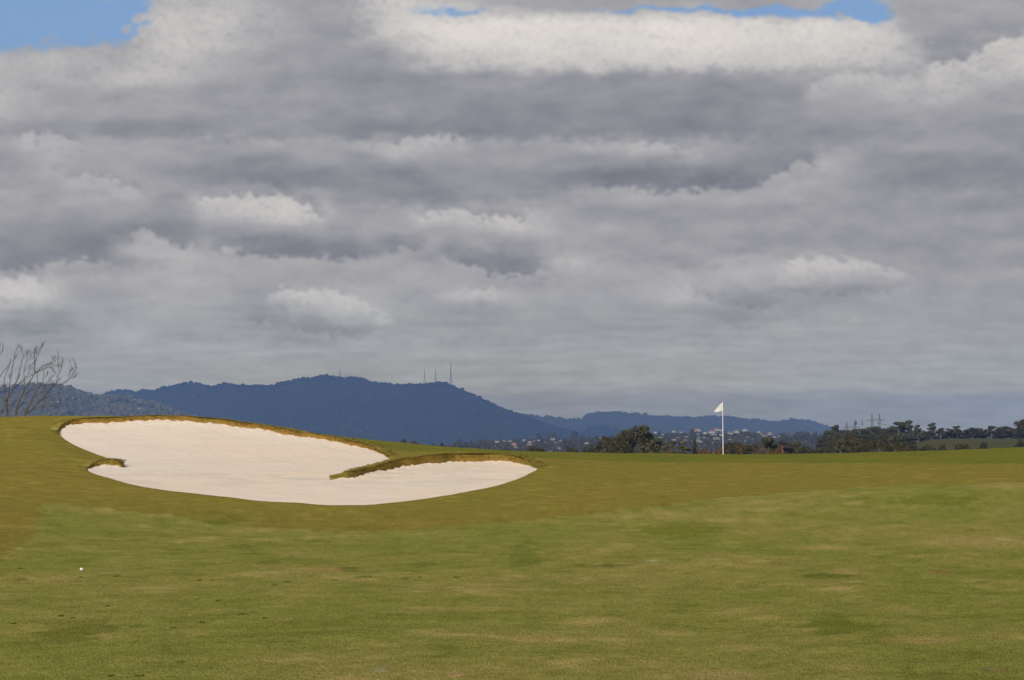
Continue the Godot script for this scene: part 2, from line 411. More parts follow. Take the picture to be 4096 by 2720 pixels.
# outline of the sand: column, row of the foot, row of the turf's top edge (0: grass runs down to the sand); a negative row is a distance, then the height of the turf
const RIM := [
	[228, 1734, 1722], [240, 1722, 1702], [252, 1714, 1692], [293, 1700, 1679], [363, 1695, 1672], [447, 1691, 1669], [494, 1691, 1668], [540, 1688, 1665], [606, 1685, 1663], [648, 1684, 1663], [741, 1686, 1665], [801, 1692, 1670], [867, 1696, 1674], [918, 1703, 1681], [974, 1713, 1690], [1044, 1722, 1699], [1100, 1732, 1709], [1166, 1742, 1720], [1207, 1753, 1730], [1268, 1760, 1738], [1339, 1770, 1748], [1405, 1784, 1762], [1481, 1798, 1780], [1522, 1814, 1800], [1552, 1827, 1818], [1566, 1840, 1836],
	[1530, -45.0, .05], [1480, -43.9, .05], [1430, -42.8, .05], [1370, -42.0, .05], [1335, -41.6, .06], [1322, -41.2, .09],
	[1324, 1920, 1903], [1385, 1920, 1889], [1430, 1911, 1880], [1476, 1897, 1869], [1557, 1882, 1846], [1608, 1872, 1836], [1654, 1867, 1830], [1695, 1862, 1824], [1766, 1857, 1818], [1812, 1851, 1816], [1888, 1850, 1815], [1939, 1847, 1815], [1995, 1848, 1817], [2040, 1852, 1820], [2086, 1859, 1830], [2132, 1868, 1850], [2150, 1878, 1873],
	[2127, 1888, 0], [2086, 1909, 0], [2040, 1926, 0], [1990, 1941, 0], [1939, 1952, 0], [1883, 1963, 0], [1812, 1976, 0], [1710, 1993, 0], [1634, 2003, 0], [1532, 2013, 0], [1456, 2019, 0], [1319, 2020, 0], [1273, 2018, 0], [1202, 2011, 0], [1100, 2007, 0], [1025, 2002, 0], [932, 1990, 0], [792, 1975, 0], [666, 1961, 0], [582, 1948, 0], [512, 1934, 0], [443, 1914, 0], [387, 1898, 0], [349, 1879, 0],
	[368, 1870, 1852], [405, 1867, 1840], [447, 1866, 1837], [475, 1869, 1842], [487, 1872, 1853],
	[484, -44.6, .1], [465, -45.3, .08], [447, -45.9, .06], [419, 1828, 0], [387, 1817, 0], [326, 1793, 0], [280, 1770, 0], [252, 1751, 0],
]
var sand_d: PackedFloat32Array
var sand_h: PackedFloat32Array
var rim := PackedVector2Array()     # x, z
var rim_h := PackedFloat32Array()   # turf height above the sand
var rim_u := PackedFloat32Array()   # photograph column
var rim_cut := PackedFloat32Array() # how far back the ground is cut away under the turf's top
var rim_cells := {}
var land := []
var g_d := PackedFloat32Array()
var g_u := PackedFloat32Array()
var g_v := PackedVector3Array()

func sand(d: float) -> float:
	return hermite(sand_d, sand_h, d)

func sand_at(x: float, z: float) -> float:
	return sand(-z) + mid.get_noise_2d(x * 0.35, z * 0.35) * 0.05

func sight(y: float, over: float) -> float:   # distance at which that row meets the sand, raised
	var lo := 30.0
	var hi := 54.5
	var s := slope_of(y)
	for k in 30:
		var m := (lo + hi) / 2
		if EYE + s * m > sand(m) + over: lo = m
		else: hi = m
	return (lo + hi) / 2

func build_rim() -> void:
	var sp: Array = pairs(SAND_ROWS)
	sand_d = sp[0]
	for i in sand_d.size(): sand_h.append(EYE + sand_d[i] * slope_of(sp[1][i]))
	var pts: Array[Vector2] = []
	var hs: Array[float] = []
	var us: Array[float] = []
	for r in RIM:
		var h := 0.03
		var d: float
		if r[1] < 0:
			d = -r[1]
			h = r[2]
		elif r[2] == 0:
			d = sight(r[1], h)
		else:
			d = sight(r[1], 0.0)
			h = maxf(EYE + d * slope_of(r[2]) - sand(d), 0.03)
		var p := px(r[0], HORIZON + (EYE - sand(d)) / d * F, d)
		pts.append(Vector2(p.x, p.z))
		hs.append(h)
		us.append(r[0])
	var n := pts.size()
	for i in n:
		var steps := maxi(1, int(pts[i].distance_to(pts[(i + 1) % n]) / 0.22))
		for k in steps:
			var t := float(k) / steps
			var q := pts[i].cubic_interpolate(pts[(i + 1) % n], pts[(i + n - 1) % n], pts[(i + 2) % n], t) if steps > 1 else pts[i]
			var w := mid.get_noise_2d(q.x * 1.3, q.y * 1.3) * 0.05 + fine.get_noise_2d(q.x * 5.0, q.y * 5.0) * 0.02
			rim.append(q + Vector2(w * 0.5, w))
			rim_h.append(lerpf(hs[i], hs[(i + 1) % n], t))
			rim_u.append(lerpf(us[i], us[(i + 1) % n], t))
	for i in rim.size():
		var least := 1.0
		for k in range(-4, 5): least = minf(least, rim_h[posmod(i + k, rim.size())])
		rim_cut.append(0.26 * smoothstep(0.055, 0.13, least))
	for i in rim.size():
		var a := rim[i]
		var b := rim[(i + 1) % rim.size()]
		for cx in range(floori(minf(a.x, b.x) - 1.9), floori(maxf(a.x, b.x) + 1.9) + 1):
			for cz in range(floori(minf(a.y, b.y) - 1.9), floori(maxf(a.y, b.y) + 1.9) + 1):
				var key := Vector2i(cx, cz)
				if not rim_cells.has(key): rim_cells[key] = PackedInt32Array()
				rim_cells[key].append(i)

func near_rim(p: Vector2) -> Array:   # [distance, negative inside; turf height; height of the rim's edge]
	var best := 99.0
	var seg := -1
	var at := p
	for i: int in rim_cells.get(Vector2i(floori(p.x), floori(p.y)), PackedInt32Array()):
		var q := Geometry2D.get_closest_point_to_segment(p, rim[i], rim[(i + 1) % rim.size()])
		var dd := q.distance_squared_to(p)
		if dd < best:
			best = dd
			seg = i
			at = q
	var inside := Geometry2D.is_point_in_polygon(p, rim)
	if seg < 0: return [-9.0 if inside else 9.0, 0.0, 0.0, 0.0]
	var l := rim[seg].distance_to(rim[(seg + 1) % rim.size()])
	var h := lerpf(rim_h[seg], rim_h[(seg + 1) % rim.size()], rim[seg].distance_to(at) / maxf(l, 1e-4))
	var dist := sqrt(best)
	return [-dist if inside else dist, h, sand(-at.y) + h, rim_cut[seg]]

func smooth_columns(row: PackedFloat32Array, us: PackedFloat32Array, u: float) -> float:
	return hermite(us, row, u)

func land_only(u: float, d: float) -> float:
	var row := PackedFloat32Array()
	var us := PackedFloat32Array()
	for c in land:
		us.append(c[0])
		row.append(hermite(c[1], c[2], d))
	return hermite(us, row, u)

func land_near(x: float, z: float, h0: float, e: Array) -> float:   # the turf's surface next to the sand
	if absf(e[0]) > 3.0: return h0
	return lerpf(h0, e[2], exp(-pow(e[0] / 0.85, 2.0)))

func column_of(x: float, d: float) -> float:
	return 2048.0 + x / d * F * 1.004

func ground_at(x: float, z: float) -> float:   # height of the finished ground sheet
	var d := -z
	var u := column_of(x, d)
	var j := clampi(g_d.bsearch(d) - 1, 0, g_d.size() - 2)
	var fu := clampf((u - g_u[0]) / (g_u[1] - g_u[0]), 0.0, g_u.size() - 1.001)
	var i := int(fu)
	fu -= i
	var fd := clampf((d - g_d[j]) / (g_d[j + 1] - g_d[j]), 0.0, 1.0)
	var n := g_u.size()
	return lerpf(lerpf(g_v[j * n + i].y, g_v[j * n + i + 1].y, fu), lerpf(g_v[(j + 1) * n + i].y, g_v[(j + 1) * n + i + 1].y, fu), fd)

# where the mower's lines run: read from the photograph once, then laid down on the ground as outlines
const FAIRWAY_LINE := [-500, 2280, 0, 2240, 130, 2150, 150, 2080, 175, 2016, 300, 2020, 650, 2058, 900, 2098, 1400, 2130, 2050, 2087, 2600, 2030, 2900, 1992, 3300, 1957, 4096, 1926, 4800, 1908]
const GREEN_LINE := [1240, 1742, 1400, 1772, 1550, 1806, 1800, 1808, 2000, 1814, 2150, 1832, 2400, 1840, 2700, 1849, 3000, 1851, 4096, 1853, 4800, 1850]
var fairway := PackedVector2Array()
var green := PackedVector2Array()
var spots := []

func on_land(x: float, y: float) -> Vector2:
	var s := slope_of(y)
	var d := 8.0
	while d < 58.0:
		if EYE + s * d <= land_only(x, d): break
		d += 0.05
	var p := px(x, y, d)
	return Vector2(p.x, p.z)

func lay_lines() -> void:
	for i in range(0, FAIRWAY_LINE.size(), 2): fairway.append(on_land(FAIRWAY_LINE[i], FAIRWAY_LINE[i + 1]))
	fairway.append_array(PackedVector2Array([Vector2(40, -36), Vector2(40, 5), Vector2(-40, 5), Vector2(-40, -20)]))
	for i in range(0, GREEN_LINE.size(), 2): green.append(on_land(GREEN_LINE[i], GREEN_LINE[i + 1]))
	green.append_array(PackedVector2Array([Vector2(60, -50), Vector2(60, -95), Vector2(-8, -95), Vector2(-7.6, -57)]))
	for s in SPOTS:
		var p := on_land(s[0], s[1])
		var deep := absf(on_land(s[0], s[1] - s[3]).y - on_land(s[0], s[1] + s[3]).y) / 2.0
		spots.append([p, s[2] * -p.y / F, maxf(deep, 0.06), s[4]])

# bare or pale spots in the turf: column, row, half width and half height in pixels of the photograph, colour
const SPOTS := [[1820, 2698, 30, 9, Color(0.42, 0.27, 0.17)], [1525, 2679, 28, 7, Color(0.30, 0.29, 0.20)], [3765, 2283, 44, 9, Color(0.21, 0.13, 0.06)], [4008, 2538, 30, 6, Color(0.23, 0.16, 0.07)], [3982, 2682, 55, 10, Color(0.215, 0.165, 0.07)], [4012, 2158, 30, 7, Color(0.46, 0.40, 0.24)], [2615, 2245, 36, 4, Color(0.36, 0.36, 0.25)], [3185, 2005, 16, 4, Color(0.22, 0.13, 0.06)], [1300, 2280, 110, 8, Color(0.30, 0.21, 0.085)], [230, 2316, 110, 7, Color(0.28, 0.21, 0.09)], [90, 2318, 26, 6, Color(0.16, 0.11, 0.05)], [1163, 2228, 10, 4, Color(0.13, 0.07, 0.03)], [3300, 2190, 120, 12, Color(0.33, 0.27, 0.11)], [3900, 2170, 190, 30, Color(0.31, 0.25, 0.105)], [2350, 2480, 130, 16, Color(0.35, 0.28, 0.12)], [3060, 2480, 90, 10, Color(0.36, 0.29, 0.12)], [3370, 2360, 60, 12, Color(0.35, 0.28, 0.12)], [2200, 2560, 180, 16, Color(0.33, 0.26, 0.11)], [2900, 2690, 190, 24, Color(0.30, 0.24, 0.10)], [3700, 2560, 150, 18, Color(0.32, 0.25, 0.105)], [1130, 2485, 40, 5, Color(0.33, 0.26, 0.12)],
	# the mower's turning marks and lusher patches
	[960, 2185, 70, 10, Color(0.125, 0.145, 0.030)], [1020, 2215, 60, 9, Color(0.125, 0.145, 0.030)], [1080, 2248, 50, 9, Color(0.13, 0.145, 0.030)], [900, 2085, 110, 12, Color(0.115, 0.140, 0.028)], [1400, 2275, 50, 8, Color(0.10, 0.13, 0.026)], [1700, 2260, 90, 10, Color(0.12, 0.14, 0.028)], [2430, 2262, 130, 7, Color(0.105, 0.125, 0.024)], [3320, 2300, 130, 9, Color(0.105, 0.125, 0.024)], [3350, 2510, 160, 34, Color(0.125, 0.150, 0.024)], [2700, 2120, 240, 26, Color(0.15, 0.165, 0.028)], [3700, 2000, 260, 26, Color(0.15, 0.165, 0.030)], [2100, 2220, 70, 60, Color(0.14, 0.17, 0.036)], [300, 2530, 160, 60, Color(0.145, 0.145, 0.032)]]

func turf_color(x: float, z: float) -> Color:
	var a := broad.get_noise_2d(x * 0.16, z * 0.13)
	var b := mid.get_noise_2d(x * 0.5 + 7.0, z * 0.55)
	var e := fine.get_noise_2d(x * 1.3, z * 1.9 + 3.0)
	var g := fine.get_noise_2d(x * 5.0, z * 7.0)
	var s := fine.get_noise_2d(x * 0.45 + 60.0, z * 3.2)
	var at := Vector2(x + g * 0.2, z + e * 0.35)
	var c: Color
	if z < -40.0 and Geometry2D.is_point_in_polygon(at, green):       # putting green
		c = Color(0.128, 0.146, 0.030).lerp(Color(0.165, 0.160, 0.034), clampf(0.5 + a + b * 0.5 + e * 0.3, 0.0, 1.0))
	elif z > -20.0 or Geometry2D.is_point_in_polygon(at, fairway):    # fairway: olive with straw and lush patches
		c = Color(0.198, 0.206, 0.052).lerp(Color(0.250, 0.224, 0.075), clampf(0.36 + a * 0.9 + b * 0.8 + e * 0.4, 0.0, 1.0))
		c = c.lerp(Color(0.37, 0.305, 0.135), smoothstep(0.2, 0.7, b * 0.7 + e * 0.5 + a * 0.3 + s * 0.3) * 0.45)
		c = c.lerp(Color(0.125, 0.135, 0.028), smoothstep(0.12, 0.6, -b * 0.6 - e * 0.5 - a * 0.2 - s * 0.3) * 0.42)
	else:                                                             # rough: yellow-olive with coppery streaks
		c = Color(0.220, 0.176, 0.044).lerp(Color(0.188, 0.174, 0.040), clampf(0.5 + a * 0.6 + b * 0.5 + e * 0.5, 0.0, 1.0))
		c = c.lerp(Color(0.30, 0.225, 0.066), smoothstep(0.12, 0.55, e * 0.6 + b * 0.3 + s * 0.5) * 0.6)
		c = c.lerp(Color(0.152, 0.122, 0.032), smoothstep(0.15, 0.5, -s * 0.7 - e * 0.3) * 0.5)
	if z > -34.0:
		for k in spots:
			var p: Vector2 = k[0]
			if absf(x - p.x) > k[1] * 1.6 or absf(z - p.y) > k[2] * 1.6: continue
			var r := Vector2((x - p.x) / k[1], (z - p.y) / k[2]).length() + e * 0.7 + g * 0.25
			if r < 1.2: c = c.lerp(k[3], (1.0 - smoothstep(0.55, 1.15, r)) * 0.75)
	return c * (1.32 + g * 0.2 + e * 0.14)

func build_ground() -> void:
	build_rim()
	for c in LAND:
		var pr: Array = pairs(c[1])
		land.append([float(c[0]), pr[0], pr[1]])
	lay_lines()
	var d := 3.0
	while d < 90.0:
		g_d.append(d)
		if d < 34.0: d += maxf(0.05, 5.5e-4 * d * d)
		elif d < 62.0: d += 0.1
		else: d += 0.5
	var u := -900.0
	while u <= 5000.0:
		g_u.append(u)
		u += 9.0
	var nu := g_u.size()
	var nv := g_d.size()
	g_v.resize(nu * nv)
	var cc := PackedColorArray()
	cc.resize(nu * nv)
	var uv := PackedVector2Array()
	uv.resize(nu * nv)
	var cus := PackedFloat32Array()
	for c in land: cus.append(c[0])
	for j in nv:
		d = g_d[j]
		var row := PackedFloat32Array()
		for c in land: row.append(hermite(c[1], c[2], d))
		for i in nu:
			u = g_u[i]
			var x := (u - 2048.0) / F / 1.004 * d
			var h := hermite(cus, row, u)
			h += mid.get_noise_2d(x * 0.25, d * 0.25) * 0.035 + fine.get_noise_2d(x * 2.2, d * 2.2) * 0.008
			if d > 34.0 and d < 57.0 and u > -80.0 and u < 2400.0:
				var e := near_rim(Vector2(x, -d))
				h = land_near(x, -d, h, e)
				var s: float = e[0] - e[3]
				if s < 0.0: h = lerpf(h, minf(h, sand(d)) - 0.45, smoothstep(0.0, 0.2, -s))
			g_v[j * nu + i] = Vector3(x, h, -d)
			cc[j * nu + i] = turf_color(x, -d)
			uv[j * nu + i] = Vector2(x, -d) / 1.7
	var m := vmat()
	m.albedo_texture = grain(21, 0.09, Color(0.70, 0.70, 0.62), Color(1.12, 1.12, 1.05))
	m.normal_enabled = true
	m.normal_texture = relief(22, 0.12, 6.0)
	m.normal_scale = 0.7
	var o := part("ground", grid_mesh(g_v, cc, nu, nv, PackedByteArray(), uv), m, self)
	tag(o, "mown golf turf of olive fairway, coppery rough and putting green", "ground", "", "structure")
	build_sand()
	build_banks()

func grain(seed_: int, freq: float, lo: Color, hi: Color) -> NoiseTexture2D:
	var n := FastNoiseLite.new()
	noise_set(n, seed_, freq, 4)
	var t := NoiseTexture2D.new()
	t.width = 1024
	t.height = 1024
	t.seamless = true
	t.noise = n
	var r := Gradient.new()
	r.set_color(0, lo)
	r.set_color(1, hi)
	t.color_ramp = r
	return t

func relief(seed_: int, freq: float, strength: float) -> NoiseTexture2D:
	var n := FastNoiseLite.new()
	noise_set(n, seed_, freq, 4)
	var t := NoiseTexture2D.new()
	t.width = 1024
	t.height = 1024
	t.seamless = true
	t.noise = n
	t.as_normal_map = true
	t.bump_strength = strength
	return t

func build_sand() -> void:
	var lo := Vector2(1e9, 1e9)
	var hi := -lo
	for p in rim:
		lo = lo.min(p)
		hi = hi.max(p)
	lo -= Vector2(0.4, 0.4)
	hi += Vector2(0.4, 0.4)
	const STEP := 0.085
	var feet := []
	for k in 26: feet.append(Vector2(-13.0 + k * 0.33 + rng.randf_range(-0.06, 0.06), -44.4 - 3.0 * sin(k * 0.13) + (0.14 if k % 2 else -0.14)))
	for k in 14: feet.append(Vector2(-1.2 - k * 0.3, -42.6 + k * 0.09 + (0.13 if k % 2 else -0.13)))
	var nu := int((hi.x - lo.x) / STEP) + 2
	var nv := int((hi.y - lo.y) / STEP) + 2
	var v := PackedVector3Array()
	var c := PackedColorArray()
	var uv := PackedVector2Array()
	var keep := PackedByteArray()
	for j in nv:
		for i in nu:
			var x := lo.x + i * STEP
			var z := hi.y - j * STEP
			var e := near_rim(Vector2(x, z))
			var h := sand_at(x, z)
			# sand thrown up loosely against the turf of the back edge
			var edge := exp(-pow(e[0] / 0.45, 2.0)) * smoothstep(0.1, 0.2, e[1])
			h += edge * (0.05 + fine.get_noise_2d(x * 4.0, z * 4.0) * 0.06)
			var calm := smoothstep(-0.2, 0.25, mid.get_noise_2d(x * 0.3 + 9.0, z * 0.3))
			h += fine.get_noise_2d(x * 2.5, z * 2.5) * 0.008 + sin(z * 17.0 + x * 6.0 + mid.get_noise_2d(x * 0.5, z * 0.5) * 9.0) * 0.003 * calm
			for f in feet:
				var away := Vector2(x, z).distance_squared_to(f)
				if away < 0.09: h += -0.018 * exp(-away / 0.012) + 0.007 * exp(-pow(sqrt(away) - 0.17, 2.0) / 0.002)
			v.append(Vector3(x, h, z))
			var k := mid.get_noise_2d(x * 0.4, z * 0.8) * 0.5 + fine.get_noise_2d(x * 1.7, z * 3.0) * 0.3
			k += broad.get_noise_2d(x * 0.12, z * 0.2) * 0.8 - (x + 9.0) * 0.05
			var t := Color(0.738, 0.632, 0.520).lerp(Color(0.715, 0.645, 0.575), clampf(0.5 + k * 0.8, 0.0, 1.0))
			# damp, raked floor
			var damp := smoothstep(0.05, 0.4, mid.get_noise_2d(x * 0.5 + 3.0, z * 1.1 + 2.0) + 0.12) * exp(-pow((z + 41.5) / 2.2, 2.0))
			t = t.lerp(Color(0.60, 0.555, 0.500), damp * 0.7)
			c.append(t)
			uv.append(Vector2(x, z) / 1.3)
			keep.append(1 if e[0] < 0.02 + e[3] else 0)
	var m := vmat(0.95)
	m.albedo_texture = grain(31, 0.2, Color(0.93, 0.93, 0.93), Color(1.05, 1.05, 1.05))
	m.normal_enabled = true
	m.normal_texture = relief(32, 0.05, 5.0)
	m.normal_scale = 0.25
	var o := part("bunker_sand", grid_mesh(v, c, nu, nv, keep, uv), m, self)
	tag(o, "pale cream sand filling the curved bunker", "sand", "", "structure")

func outward(i: int) -> Vector2:
	var n := rim.size()
	var t := (rim[(i + 2) % n] - rim[(i + n - 2) % n]).normalized()
	var o := Vector2(t.y, -t.x)
	return o if not Geometry2D.is_point_in_polygon(rim[i] + o * 0.04, rim) else -o

func build_banks() -> void:
	# runs of rim where cut turf stands above the sand
	var n := rim.size()
	var runs := []
	var run := []
	for k in n:
		if rim_h[k] > 0.062: run.append(k)
		elif run.size():
			runs.append(run)
			run = []
	if run.size(): runs.append(run)
	var names := ["long bank of brown cut turf along the back of the bunker", "golden turf bank of the tongue reaching into the bunker", "short brown turf bank at the left notch of the bunker"]
	var soil := vmat()
	soil.albedo_texture = grain(41, 0.06, Color(0.55, 0.52, 0.48), Color(1.25, 1.22, 1.15))
	soil.uv1_triplanar = true
	soil.uv1_world_triplanar = true
	soil.uv1_scale = Vector3(1.2, 1.2, 1.2)
	var which := 0
	for r: Array in runs:
		if r.size() < 4: continue
		var bank := thing("turf_bank", Vector3.ZERO)
		tag(bank, names[mini(which, 2)], "turf bank")
		var tall: bool = which == 0
		var v := PackedVector3Array()
		var c := PackedColorArray()
		var tv := PackedVector3Array()
		var tc := PackedColorArray()
		const ROWS := 6
		for i: int in r:
			var p := rim[i]
			var o := outward(i)
			var h := rim_h[i]
			var foot := sand_at(p.x, p.y)
			for k in ROWS:
				var t := float(k) / (ROWS - 1)
				var bump := fine.get_noise_3d(p.x * 5.0, t * 3.0, p.y * 5.0) * 0.075 + 0.03 * sin(t * PI)
				var q := p - o * (bump + (0.0 if t < 0.9 else 0.02)) + o * (0.05 if k == 0 else 0.0)
				v.append(Vector3(q.x, foot - 0.08 + (h + 0.08) * t, q.y))
				var w := fine.get_noise_3d(p.x * 2.0, t * 2.0, p.y * 2.0 + 9.0)
				var earth := Color(0.38, 0.205, 0.066).lerp(Color(0.43, 0.29, 0.088), clampf(0.5 + w * 1.3, 0.0, 1.0))
				var moss := Color(0.315, 0.250, 0.064)
				var g := smoothstep(0.45, 0.95, t + w * 0.5) if tall else smoothstep(0.1, 0.9, t + w * 0.8)
				c.append(earth.lerp(moss, g))
			# the turf's own top, running back to the ground
			var wide := 0.62 * clampf(minf(r.find(i), r.size() - 1 - r.find(i)) / 7.0, 0.62, 1.0)
			while wide > 0.1 and Geometry2D.is_point_in_polygon(p + o * wide, rim): wide -= 0.08
			for k in 5:
				var t := float(k) / 4.0
				var q := p + o * (wide * t - 0.03)
				var u := column_of(q.x, -q.y)
				var y := sand(-p.y) + h
				if k > 1:
					var e := near_rim(q)
					y = land_near(q.x, q.y, land_only(u, -q.y), e)
				y += 0.012 - 0.05 * smoothstep(0.6, 1.0, t) + fine.get_noise_2d(q.x * 6.0, q.y * 6.0) * 0.012
				tv.append(Vector3(q.x, y, q.y))
				tc.append(turf_color(q.x, q.y).lerp(Color(0.18, 0.165, 0.032), 0.15 + 0.25 * fine.get_noise_2d(q.x * 3.0, q.y * 3.0)))
		part("face", strip(v, c, ROWS, r.size()), soil, bank)
		part("turf_top", strip(tv, tc, 5, r.size()), vmat(), bank)
		if tall: lay_blocks(bank, r, soil)
		which += 1

func strip(v: PackedVector3Array, c: PackedColorArray, across: int, along: int) -> ArrayMesh:
	var st := SurfaceTool.new()
	st.begin(Mesh.PRIMITIVE_TRIANGLES)
	st.set_smooth_group(0)
	for i in v.size():
		st.set_color(c[i])
		st.add_vertex(v[i])
	for j in along - 1:
		for k in across - 1:
			var p := j * across + k
			for q: int in [p, p + 1, p + across, p + across, p + 1, p + across + 1]: st.add_index(q)
	st.generate_normals()
	return st.commit()

func lay_blocks(bank: Node3D, r: Array, m: Material) -> void:
	# sods laid side by side along the back edge, with open joints between them
	var way := 0.0
	var from := 0
	var want := 0.4
	for k in range(1, r.size()):
		way += rim[r[k]].distance_to(rim[r[k - 1]])
		if rim_u[r[k]] < 290.0 or rim_u[r[k]] > 1500.0:
			from = k
			way = 0.0
			continue
		if way < want: continue
		var a := rim[r[from]]
		var b := rim[r[k]]
		var h := (rim_h[r[from]] + rim_h[r[k]]) / 2 - 0.02 + rng.randf_range(-0.015, 0.01)
		var foot := (sand_at(a.x, a.y) + sand_at(b.x, b.y)) / 2
		var rise := sand_at(b.x, b.y) - sand_at(a.x, a.y)
		var t := (b - a).normalized()
		var o := outward(r[(from + k) / 2])
		var len := a.distance_to(b) - rng.randf_range(0.012, 0.035)
		var shade := rng.randf_range(-0.25, 0.25)
		var mesh := sod(len, h + 0.08, 0.16, rise, shade)
		var piece := part("turf_block", mesh, m, bank)
		var mid_ := (a + b) / 2 + o * (0.075 + rng.randf_range(-0.018, 0.012))
		piece.transform = Transform3D(Basis(Vector3(t.x, 0, t.y), Vector3.UP, Vector3(-o.x, 0, -o.y)), Vector3(mid_.x, foot - 0.08, mid_.y))
		from = k
		way = 0.0
		want = rng.randf_range(0.34, 0.5)

func sod(l: float, h: float, w: float, rise: float, shade: float) -> ArrayMesh:
	# a lumpy block: front face 5 x 4 points, bent back at the edges, with a top and two ends
	var st := SurfaceTool.new()
	st.begin(Mesh.PRIMITIVE_TRIANGLES)
	const A := 6
	const B := 5
	var s := rng.randf() * 100.0
	for j in B:
		for i in A:
			var x := (float(i) / (A - 1) - 0.5)
			var y := float(j) / (B - 1)
			var back := 0.035 * pow(absf(x) * 2.0, 6.0) + 0.03 * pow(y, 5.0) + fine.get_noise_3d(x * 3.0 + s, y * 2.0, s) * 0.03
			var k := fine.get_noise_2d(x * 4.0 + s, y * 3.0)
			var earth := Color(0.33, 0.160, 0.045).lerp(Color(0.37, 0.225, 0.060), clampf(0.5 + k + shade, 0.0, 1.0))
			st.set_color(earth.lerp(Color(0.20, 0.165, 0.032), smoothstep(0.5, 0.95, y + k * 0.7 + shade * 0.6)))
			st.add_vertex(Vector3(x * l, y * h + x * rise, w / 2 - back))
	for j in B:      # back row, closing ends and top
		for i: int in [0, A - 1]:
			st.set_color(Color(0.20, 0.11, 0.035))
			st.add_vertex(Vector3((float(i) / (A - 1) - 0.5) * l, float(j) / (B - 1) * h + (float(i) / (A - 1) - 0.5) * rise, -w / 2))
	for j in B - 1:
		for i in A - 1:
			var p := j * A + i
			for q: int in [p, p + A, p + 1, p + 1, p + A, p + A + 1]: st.add_index(q)
		var e := A * B + j * 2
		for q: int in [j * A, e, j * A + A, j * A + A, e, e + 2]: st.add_index(q)
		for q: int in [j * A + A - 1, j * A + 2 * A - 1, e + 1, e + 1, j * A + 2 * A - 1, e + 3]: st.add_index(q)
	var top := A * (B - 1)
	var e2 := A * B + (B - 1) * 2
	for i in A - 1:
		for q: int in [top + i, e2, top + i + 1]: st.add_index(q)
	for q: int in [top + A - 1, e2, e2 + 1]: st.add_index(q)
	st.generate_normals()
	return st.commit()

# ------------------------------------------------------------------ valley, hills and mountains
# skylines as columns and rows of the photograph
const MAIN := [-4000, 1790, -2600, 1730, -900, 1640, 0, 1610, 250, 1600, 397, 1588, 445, 1572, 504, 1563, 551, 1572, 590, 1558, 620, 1566, 646, 1553, 700, 1544, 734, 1534, 785, 1532, 812, 1538, 863, 1551, 880, 1540, 937, 1541, 1005, 1544, 1090, 1543, 1123, 1531, 1174, 1521, 1218, 1511, 1249, 1512, 1269, 1504, 1310, 1500, 1344, 1507, 1378, 1509, 1400, 1504, 1422, 1507, 1462, 1517, 1500, 1532, 1552, 1536, 1583, 1541, 1637, 1539, 1698, 1537, 1766, 1531, 1803, 1539, 1823, 1551, 1874, 1570, 1942, 1604, 2010, 1637, 2078, 1661, 2145, 1683, 2200, 1703, 2239, 1714, 2306, 1734, 2400, 1760, 2600, 1792, 3000, 1795]
const RIGHT := [1700, 1700, 2000, 1672, 2090, 1663, 2117, 1663, 2151, 1665, 2171, 1671, 2198, 1668, 2215, 1673, 2239, 1672, 2262, 1682, 2290, 1678, 2306, 1680, 2334, 1676, 2342, 1665, 2381, 1653, 2428, 1650, 2462, 1648, 2503, 1653, 2537, 1656, 2578, 1658, 2605, 1665, 2645, 1666, 2671, 1665, 2712, 1670, 2763, 1672, 2847, 1669, 2905, 1670, 2973, 1677, 3040, 1682, 3101, 1686, 3142, 1681, 3176, 1677, 3217, 1680, 3261, 1691, 3305, 1706, 3345, 1718, 3420, 1745, 3600, 1775, 4000, 1790]
const LEFT := [-4200, 1790, -3000, 1700, -2000, 1630, -900, 1575, -300, 1565, 0, 1561, 59, 1553, 125, 1548, 178, 1550, 225, 1548, 255, 1558, 279, 1556, 305, 1570, 341, 1576, 365, 1585, 388, 1590, 474, 1592, 560, 1606, 617, 1618, 700, 1644, 780, 1672, 900, 1720, 1100, 1790]

